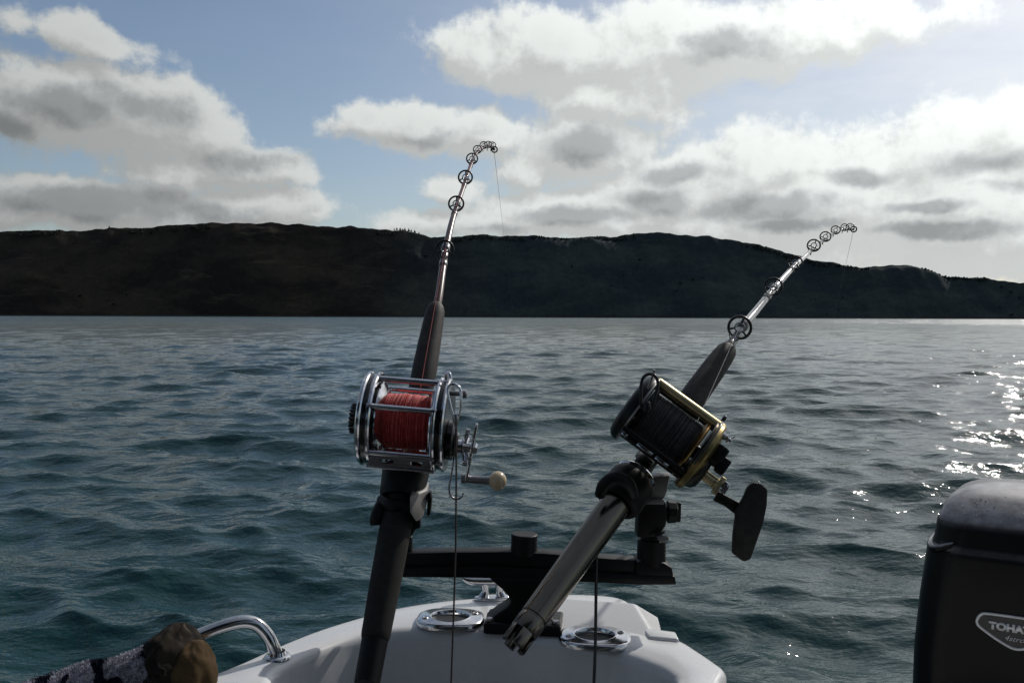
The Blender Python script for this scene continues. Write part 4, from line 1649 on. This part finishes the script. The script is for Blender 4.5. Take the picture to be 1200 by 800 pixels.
q0 = [(877, 570), (882, 565), (892, 566), (900, 573), (899, 592), (895, 612), (880, 655), (872, 658), (859, 648), (860, 625), (863, 603), (861, 598), (868, 589), (873, 580)]
prism(bm, [P(x, y, 1.052) for x, y in q0], f2.t * -0.017, 0.0024, 2)
finish(bm, "paddle_grip", black_foam, crank2, smooth=50)

clip2 = thing("snap_clip", P(761, 445, 1.02), "dark pear-shaped snap clip hooked over the top left corner of the gold reel", "clip", "snap clips hung on the reels")
bm = new_bm()
loop_px(bm, [(752.5, 478, 1.012), (751, 462, 1.012), (751.5, 450, 1.014), (754.5, 441.5, 1.016), (761.5, 438, 1.018), (768.5, 441.5, 1.016), (771, 451, 1.014), (767.5, 464, 1.012), (763.5, 477, 1.012)], 0.0019)
finish(bm, "wire_loop", guide_black, clip2, smooth=60)
bm = new_bm()
tube_px(bm, [(759.5, 455, 1.02), (763, 445, 1.018), (766.8, 433, 1.016)], [.0011, .0013, .0016], 4, 8)
finish(bm, "pin", dull_steel, clip2, smooth=60)
bm = new_bm()
lathe(bm, P(758, 474, 1.012), (0, -0.1, -1), [(-.004, 0), (-.004, .003), (0, .0055), (.005, .0055), (.009, .0030), (.009, 0)], 16)
finish(bm, "swivel", guide_black, clip2, smooth=40)

# ------------------------------------------------------------------ lines
def line(name, pts, r_, mat, label, thin_from=0):
    bm = new_bm()
    tube(bm, pts, r_ if not thin_from else [r_ if i < thin_from else r_ * 0.4 for i in range(len(pts))], 5)
    o = finish(bm, name, mat, None, smooth=60, at=pts[0], fix=False)
    return tag(o, label, "line")


def sag(a, b, n=14, drop=0.0):
    return [a.lerp(b, i / n) - Vector((0, 0, drop * 4 * (i / n) * (1 - i / n))) for i in range(n + 1)]


w1 = on_level(606.5, 412, 0.0)
line("fishing_line", [f1(6, 31, -10)] + eyes1 + [B1[-1] + Vector((0, 0, -.004))] + sag(B1[-1] + Vector((0, 0, -.006)), w1)[1:], 0.00042, red_mono,
     "thin red line from the red spool through the left rod's rings into the sea", 10)
w2 = on_level(928, 590, 0.0)
line("fishing_line", [f2(22, 28, 6)] + eyes2 + [B2[-1] + Vector((0, 0, -.004))] + sag(B2[-1] + Vector((0, 0, -.006)), w2)[1:], 0.00042, mono,
     "thin clear line from the gold reel through the right rod's rings into the sea", 10)
line("hanging_cord", [P(534.5, 494, 1.003), P(534.6, 560, 1.0), P(534, 640, 0.99), P(531.5, 720, 0.98), P(528.5, 800, 0.97), P(527, 900, .96)], 0.0011, cord_mat,
     "brown cord hanging straight down from the red line reel past the left rod socket")
line("hanging_cord", [along(R2A, r2, 704, 606) + r1 * 0, P(699, 640, 1.035), P(698.5, 690, 1.03), P(698, 740, 1.025), P(697.5, 762, 1.02), P(696, 800, 1.01), P(695, 900, 1.0)], 0.0019, dark_cord,
     "thick dark cord hanging from the bronzed rod butt past the right rod socket")

# ------------------------------------------------------------------ outboard motor
def cowl_material(name):
    m = material(name, (0.004, 0.004, 0.005), 0.34, var=0.2, var_scale=12, coat=0.03, coat_rough=0.1, spec=0.13)
    k = NT(m.node_tree)
    b = k.n['Principled BSDF']
    # salt and dust that has settled on what faces up
    g = k.node('ShaderNodeNewGeometry')
    sp = k.node('ShaderNodeSeparateXYZ')
    k.put(sp.inputs[0], g.outputs['Normal'])
    ob = k.node('ShaderNodeTexCoord').outputs['Object']
    d = k.math('MULTIPLY', k.smooth(sp.outputs[2], 0.2, 0.75), k.smooth(k.noise(ob, 45.0, 7.0, 0.7), 0.25, 0.7, 0.35, 0.85))
    old = b.inputs['Base Color'].links[0].from_socket
    k.put(b.inputs['Base Color'], k.mix(d, old, (0.34, 0.335, 0.355, 1)))
    old = b.inputs['Roughness'].links[0].from_socket
    k.put(b.inputs['Roughness'], k.math('ADD', old, k.math('MULTIPLY', d, 0.28)))
    k.put(b.inputs['Coat Weight'], k.math('MULTIPLY_ADD', d, 0.75, 0.04))
    return m


cowl_mat = cowl_material("black cowl paint")
seam_mat = material("black rubber seam", (0.008, 0.008, 0.008), 0.7)
badge_black = material("badge black", (0.010, 0.010, 0.011), 0.3, var=0.1)
badge_grey = material("badge silver grey", (0.55, 0.55, 0.56), 0.38, metal=0.3, var=0.08)

DE = 1.30
ec = P(1192, 700, DE)
ec = Vector((ec.x, ec.y, 0))
yaw = math.atan2(ec.x, ec.y)          # its front is turned towards the middle of the cockpit
ex = Vector((math.cos(-yaw), math.sin(-yaw), 0))   # to its right
ey = Vector((-ex.y, ex.x, 0))                      # away
motor = thing("outboard_motor", (ec.x, ec.y, 0.45), "black outboard motor cowl with dusty rounded top and silver lettered badge", "outboard motor")


def zpx(py):
    return EYE.z + (372.5 - py) / F * DE


def cowl_ring(bm, z, hw, front, back, cr, n=12):
    """Rounded rectangle: half width, front and back depth, corner radius."""
    vs = []
    cs = [(hw - cr, back - cr, 0), (-hw + cr, back - cr, 90), (-hw + cr, front + cr, 180), (hw - cr, front + cr, 270)]
    for cx_, cy_, a0 in cs:
        for q in range(n + 1):
            a = R(a0 + 90 * q / n)
            x, y = cx_ + cr * math.cos(a), cy_ + cr * math.sin(a)
            # the front is gently bowed
            if y < 0.1:
                y += 0.16 * x * x * 1.0
            p = Vector((ec.x, ec.y, 0)) + ex * x + ey * y
            vs.append(bm.verts.new((p.x, p.y, z)))
    return vs


def loft(bm, rows, cap_top=True, cap_bottom=True):
    for a, b in zip(rows[:-1], rows[1:]):
        n = len(a)
        for q in range(n):
            bm.faces.new((a[q], a[(q + 1) % n], b[(q + 1) % n], b[q]))
    if cap_bottom:
        bm.faces.new(rows[0][::-1])
    if cap_top:
        bm.faces.new(rows[-1])


# upper cowl: (pixel height, half width, front set-back, back, corner)
prof = [(1010, .118, .012, .34, .05), (930, .135, .004, .38, .05), (860, .1435, .000, .41, .05), (782, .1415, .001, .43, .05), (720, .1350, .004, .44, .052), (690, .1305, .006, .44, .052),
        (664, .1265, .008, .435, .052), (657, .1245, .009, .434, .050), (653, .1185, .012, .432, .048), (646, .1160, .013, .431, .048), (632, .1135, .015, .430, .047), (624, .1120, .017, .428, .047),
        (620, .1100, .0200, .427, .046), (616, .1080, .0250, .425, .046), (606, .1030, .043, .42, .046), (598, .0975, .060, .415, .045), (594, .093, .070, .41, .045)]
bm = new_bm()
rows = [cowl_ring(bm, zpx(py), hw, fr, bk, cr) for py, hw, fr, bk, cr in prof]
# the crown: domed and running back
ztop = zpx(594)
base_row = rows[-1]
cen = Vector((ec.x, ec.y, 0)) + ey * 0.235
for s, dz in ((0.94, .0045), (0.82, .0110), (0.66, .0165), (0.46, .0205), (0.24, .0225)):
    ring_ = []
    for v in base_row:
        p = Vector((v.co.x, v.co.y, 0))
        p = cen + (p - cen) * s
        ring_.append(bm.verts.new((p.x, p.y, ztop + dz)))
    rows.append(ring_)
tipv = bm.verts.new((cen.x, cen.y, ztop + .0230))
loft(bm, rows, cap_top=False)
last = rows[-1]
for q in range(len(last)):
    bm.faces.new((last[q], last[(q + 1) % len(last)], tipv))
for v in bm.verts:
    k_ = (v.co.z - zpx(800)) / (ztop - zpx(800))
    if k_ > 0:
        v.co.z -= 0.12 * min(1.0, k_) * max(0.0, (v.co - Vector((ec.x, ec.y, v.co.z))).dot(ey) - 0.07)
cowl = finish(bm, "cowl", cowl_mat, motor, smooth=32)
# raised grip moulding at the front left corner of the cowl
bm = new_bm()
def on_cowl(x, y, py):
    p = Vector((ec.x, ec.y, 0)) + ex * x + ey * y
    return Vector((p.x, p.y, zpx(py)))
tube(bm, spline([on_cowl(-.1165, .12, 655), on_cowl(-.1200, .055, 656), on_cowl(-.1120, .019, 657), on_cowl(-.092, .0135, 650), on_cowl(-.086, .0150, 646)], 6), lerp_list([.004, .0058, .0060, .0045, .0012], 6), 10)
finish(bm, "cowl_lip", cowl_mat, cowl, smooth=60)
# lower parts: mid section, leg, bracket on the transom
bm = new_bm()
rows = [cowl_ring(bm, z, hw, fr, bk, cr) for z, hw, fr, bk, cr in ((0.20, .06, .06, .28, .03), (0.40, .075, .05, .30, .04), (zpx(1010) - .02, .10, .03, .33, .05), (zpx(1010) - .001, .112, .016, .338, .05))]
loft(bm, rows)
finish(bm, "lower_cowl", cowl_mat, motor, smooth=35)
bm = new_bm()
rows = [cowl_ring(bm, z, hw, fr, bk, cr) for z, hw, fr, bk, cr in ((-0.25, .022, .10, .30, .02), (-0.05, .030, .08, .28, .028), (0.202, .045, .07, .26, .03))]
loft(bm, rows)
finish(bm, "leg", cowl_mat, motor, smooth=35)
bm = new_bm()
for s in (-1, 1):
    box(bm, Vector((ec.x, ec.y, 0.47)) + ex * s * 0.08 + ey * -0.01, (ex, ey, Vector((0, 0, 1))), (.014, .06, .13), 0.006, 2)
finish(bm, "mounting_bracket", black_plastic, motor, smooth=35)

# badge on the front of the cowl: a shield outline, lettering and script
def badge_pt(px, py, off=0.0):
    """A place on the cowl's front by its height, pushed proud by off."""
    x = (px - 1192) / F * DE
    z = zpx(py)
    pys = [q[0] for q in prof][::-1]
    fr = np.interp(py, pys, [q[2] for q in prof][::-1])
    y = fr + 0.16 * x * x - off
    p = Vector((ec.x, ec.y, 0)) + ex * x + ey * y
    return Vector((p.x, p.y, z))


shield = [(1150.5, 735), (1152, 730), (1155, 726), (1160, 724), (1180, 723.3), (1192, 723.2), (1204, 723.3), (1224, 724), (1229, 726), (1232, 730), (1233.5, 735), (1232, 739), (1228, 742.5), (1213, 752), (1200, 758.5), (1195, 760), (1192, 760.3), (1189, 760), (1184, 758.5), (1171, 752), (1156, 742.5), (1152, 739)]
bm = new_bm()
vsf = [bm.verts.new(badge_pt(x, y, .0014)) for x, y in shield]
vsb = [bm.verts.new(badge_pt(x, y, -.002)) for x, y in shield]
bm.faces.new(vsf)
for q in range(len(vsf)):
    bm.faces.new((vsf[q], vsf[(q + 1) % len(vsf)], vsb[(q + 1) % len(vsf)], vsb[q]))
badge = finish(bm, "badge", badge_black, motor, smooth=30)
bm = new_bm()
tube(bm, spline([badge_pt(x, y, .0016) for x, y in shield], 3, True), 0.0021, 8, closed=True)
finish(bm, "badge_rim", badge_grey, badge, smooth=60)


def lettering(text, name, width_px, x_px, y_px, shear, bold, mat):
    cu = bpy.data.curves.new("letters", 'FONT')
    cu.body = text
    cu.size = 1.0
    cu.shear = shear
    cu.offset = bold
    cu.extrude = 0.0
    tmp = bpy.data.objects.new("letters", cu)
    COL.objects.link(tmp)
    bpy.context.view_layer.update()
    dg = bpy.context.evaluated_depsgraph_get()
    me = bpy.data.meshes.new_from_object(tmp.evaluated_get(dg))
    bpy.data.objects.remove(tmp)
    bm = new_bm()
    bm.from_mesh(me)
    bpy.data.meshes.remove(me)
    xs = [v.co.x for v in bm.verts]
    x0, x1 = min(xs), max(xs)
    s = width_px / (x1 - x0)
    for v in bm.verts:
        px = x_px + (v.co.x - x0) * s
        py = y_px - v.co.y * s * 0.92
        v.co = badge_pt(px, py, .0022)
    ext = bmesh.ops.extrude_face_region(bm, geom=bm.faces[:])
    bmesh.ops.translate(bm, verts=[e for e in ext['geom'] if isinstance(e, bmesh.types.BMVert)], vec=-ey * 0.0006)
    return finish(bm, name, mat, badge, smooth=0)


lettering("TOHATSU", "lettering", 58, 1163, 740.5, 0.0, 0.07, badge_grey)
lettering("4stroke", "script_lettering", 30, 1180, 751.5, 0.45, -0.005, badge_grey)

# spray drops standing on the cowl
rnd = random.Random(3)
V, Fc = [], []
drops = 0
while drops < 420:
    x = rnd.uniform(-.085, .10)
    y = rnd.uniform(.03, .36)
    # on the crown or on the sloping band at its front
    if y < .07:
        py = np.interp(y, [.020, .025, .043, .060, .070], [620, 616, 606, 598, 594])
        z = zpx(py)
    else:
        q = Vector(((x) / .093, (y - .235) / .17, 0)).length
        if q > 0.98:
            continue
        z = ztop + .0228 * (1 - min(1, q) ** 2.6) - 0.12 * max(0, y - .07)
    p = Vector((ec.x, ec.y, z - .0004)) + ex * x + ey * y
    rr = rnd.choice((.0005, .0007, .0009, .0013))
    b0 = len(V)
    for q in range(6):
        V.append((p.x + rr * math.cos(q * 1.047), p.y + rr * math.sin(q * 1.047), p.z))
    for q in range(6):
        V.append((p.x + rr * .7 * math.cos(q * 1.047), p.y + rr * .7 * math.sin(q * 1.047), p.z + rr * .75))
    V.append((p.x, p.y, p.z + rr))
    for q in range(6):
        Fc.append((b0 + q, b0 + (q + 1) % 6, b0 + 6 + (q + 1) % 6, b0 + 6 + q))
        Fc.append((b0 + 6 + q, b0 + 6 + (q + 1) % 6, b0 + 12))
    drops += 1
drop_mat = material("salt spray drop", (0.45, 0.45, 0.46), 0.12, var=0.05)
o = mesh_obj("spray_drops", [tuple(Vector(v) - motor.location) for v in V], Fc, drop_mat)
o.parent = motor
tag(o, kind="stuff")

# ------------------------------------------------------------------ towel and cap on the grab rail
def towel_material():
    m = bpy.data.materials.new("striped terry")
    m.use_nodes = True
    k = NT(m.node_tree)
    b = k.n['Principled BSDF']
    ob = k.node('ShaderNodeTexCoord').outputs['Object']
    wv = k.node('ShaderNodeTexWave', wave_type='BANDS', bands_direction='DIAGONAL', wave_profile='SIN')
    k.put(wv.inputs['Vector'], k.mapping(ob, rot=(0, 0, 0.5), scale=(1, 0.5, 1.3)))
    wv.inputs['Scale'].default_value = 9.5
    wv.inputs['Distortion'].default_value = 5.5
    wv.inputs['Detail'].default_value = 2.0
    wv.inputs['Detail Scale'].default_value = 3.0
    wv.inputs['Phase Offset'].default_value = 0.4
    n = k.noise(ob, 500, 3, .6)
    white = k.mix(n, (0.27, 0.265, 0.31, 1), (0.46, 0.45, 0.50, 1))
    navy = k.mix(n, (0.010, 0.011, 0.020, 1), (0.022, 0.024, 0.045, 1))
    k.put(b.inputs['Base Color'], k.mix(k.smooth(wv.outputs['Fac'], 0.66, 0.74), white, navy))
    b.inputs['Roughness'].default_value = 0.95
    b.inputs['Specular IOR Level'].default_value = 0.1
    return m


terry = towel_material()
tw_pts = [P(10, 850, .90), P(70, 820, .93), P(120, 803, .953), P(165, 787, .972), P(205, 775, .986), P(225, 772, .992)]
path = spline(tw_pts, 16)
towel = thing("beach_towel", tw_pts[2], "white and navy striped terry towel rolled over the steel grab rail", "towel")
bm = new_bm()
nseg = 64
rows = []
for i, p in enumerate(path):
    t = (path[min(i + 1, len(path) - 1)] - path[max(i - 1, 0)]).normalized()
    sd = t.cross(Vector((0, 0, 1))).normalized()
    upv = sd.cross(t)
    row = []
    q = i / (len(path) - 1)
    for s in range(nseg):
        a = 2 * math.pi * s / nseg
        rr = 0.0250 * (1.0 if q < .9 else 1 - (q - .9) * 3)
        fold = mnoise.noise(Vector((math.cos(a) * 1.3, math.sin(a) * 1.3, q * 6))) * 0.0050 + 0.0028 * math.sin(a * 3 + q * 11)
        fuzz = mnoise.noise(Vector((p.x * 260 + math.cos(a) * 7, p.y * 260, math.sin(a) * 7 + p.z * 260))) * 0.0016
        r_ = rr + fold + fuzz
        hang = 1.0 if math.sin(a) > -0.2 else 1.5
        row.append(bm.verts.new(p + sd * math.cos(a) * r_ * 1.1 + upv * math.sin(a) * r_ * hang))
    rows.append(row)
loft(bm, rows)
roll = finish(bm, "cloth_roll", terry, towel, smooth=80)
# the loops of the pile
V, Fc = [], []
for _ in range(16000):
    i = rnd.randrange(8, len(rows) - 1) if False else rnd.randrange(8, len(path) - 1)
    s = rnd.uniform(-0.25, math.pi + .25)
    q = i / (len(path) - 1) + rnd.uniform(-.5, .5) / (len(path) - 1)
    j = min(len(path) - 2, max(0, int(q * (len(path) - 1))))
    p = path[j].lerp(path[j + 1], rnd.random())
    t = (path[j + 1] - path[j]).normalized()
    sd = t.cross(Vector((0, 0, 1))).normalized()
    upv = sd.cross(t)
    rr = 0.0250 * (1.0 if q < .9 else 1 - (q - .9) * 3)
    fold = mnoise.noise(Vector((math.cos(s) * 1.3, math.sin(s) * 1.3, q * 6))) * 0.0050 + 0.0028 * math.sin(s * 3 + q * 11)
    nrm = sd * math.cos(s) + upv * math.sin(s)
    base_ = p + sd * math.cos(s) * (rr + fold) * 1.1 + upv * math.sin(s) * (rr + fold)
    h = rnd.uniform(.0012, .0030)
    e = Vector((rnd.uniform(-1, 1), rnd.uniform(-1, 1), rnd.uniform(-1, 1))).normalized() * 0.0007
    tip_ = base_ + nrm * h + Vector((rnd.uniform(-1, 1), rnd.uniform(-1, 1), rnd.uniform(-1, 1))) * 0.0012
    b0 = len(V)
    off = towel.location
    V += [tuple(base_ - e - nrm * .001 - off), tuple(base_ + e - nrm * .001 - off), tuple(tip_ - off + e * .6), tuple(tip_ - off - e * .6)]
    Fc.append((b0, b0 + 1, b0 + 2, b0 + 3))
o = mesh_obj("terry_pile", V, Fc, terry, smooth=False)
o.parent = towel
tag(o, kind="stuff")

camo = bpy.data.materials.new("mottled brown cloth")
camo.use_nodes = True
k = NT(camo.node_tree)
b = k.n['Principled BSDF']
ob = k.node('ShaderNodeTexCoord').outputs['Object']
n_ = k.noise(ob, 38.0, 4.0, 0.6, 1.2)
n2_ = k.noise(ob, 70.0, 3.0, 0.6, 0.8)
c_ = k.mix(k.smooth(n_, 0.42, 0.50), (0.012, 0.010, 0.009, 1), (0.032, 0.025, 0.018, 1))
c_ = k.mix(k.smooth(n2_, 0.62, 0.66), c_, (0.08, 0.066, 0.048, 1))
k.put(b.inputs['Base Color'], c_)
b.inputs['Roughness'].default_value = 0.9
b.inputs['Specular IOR Level'].default_value = 0.15
bn = k.node('ShaderNodeBump')
bn.inputs['Strength'].default_value = 0.4
bn.inputs['Distance'].default_value = 0.0006
k.put(bn.inputs['Height'], k.noise(ob, 900.0, 3.0))
k.put(b.inputs['Normal'], bn.outputs[0])
tan_cloth = material("tan cloth", (0.075, 0.048, 0.022), 0.9, var=0.25, var_scale=60, bump=0.4, bump_scale=900, spec=0.15, tint=(0.06, 0.038, 0.02), tint_scale=25, tint_amt=0.6)

cap_c = P(203, 776, 0.985)
cap = thing("cloth_cap", cap_c, "mottled dark brown cap with a tan side hooked over the steel grab rail", "cap")


def lump(bm, c, rx, ry, rz, seed, amp, nu=56, nv=32, keep=None):
    rows = []
    for i in range(nv + 1):
        th = math.pi * i / nv
        row = []
        for j in range(nu):
            ph = 2 * math.pi * j / nu
            d = Vector((math.sin(th) * math.cos(ph), math.sin(th) * math.sin(ph), math.cos(th)))
            n = 1 + amp * mnoise.fractal(d * 1.7 + Vector((seed, 0, 0)), 1.0, 2.0, 4)
            # soft creases in the cloth
            n -= 0.10 * max(0, math.sin(d.x * 7 + d.z * 5 + seed) * math.sin(d.y * 6 - d.z * 4)) * (1 - abs(d.z))
            row.append(bm.verts.new(c + Vector((d.x * rx, d.y * ry, d.z * rz)) * n))
        rows.append(row)
    for a, b_ in zip(rows[:-1], rows[1:]):
        for j in range(nu):
            bm.faces.new((a[j], b_[j], b_[(j + 1) % nu], a[(j + 1) % nu]))
    bmesh.ops.remove_doubles(bm, verts=bm.verts[:], dist=1e-6)


bm = new_bm()
lump(bm, cap_c, .035, .043, .040, 3.3, .16)
crown_ = finish(bm, "crown", camo, cap, smooth=80)
bm = new_bm()
lump(bm, P(227, 797, .968), .026, .032, .042, 8.1, .12)
finish(bm, "side_panel", tan_cloth, cap, smooth=80)
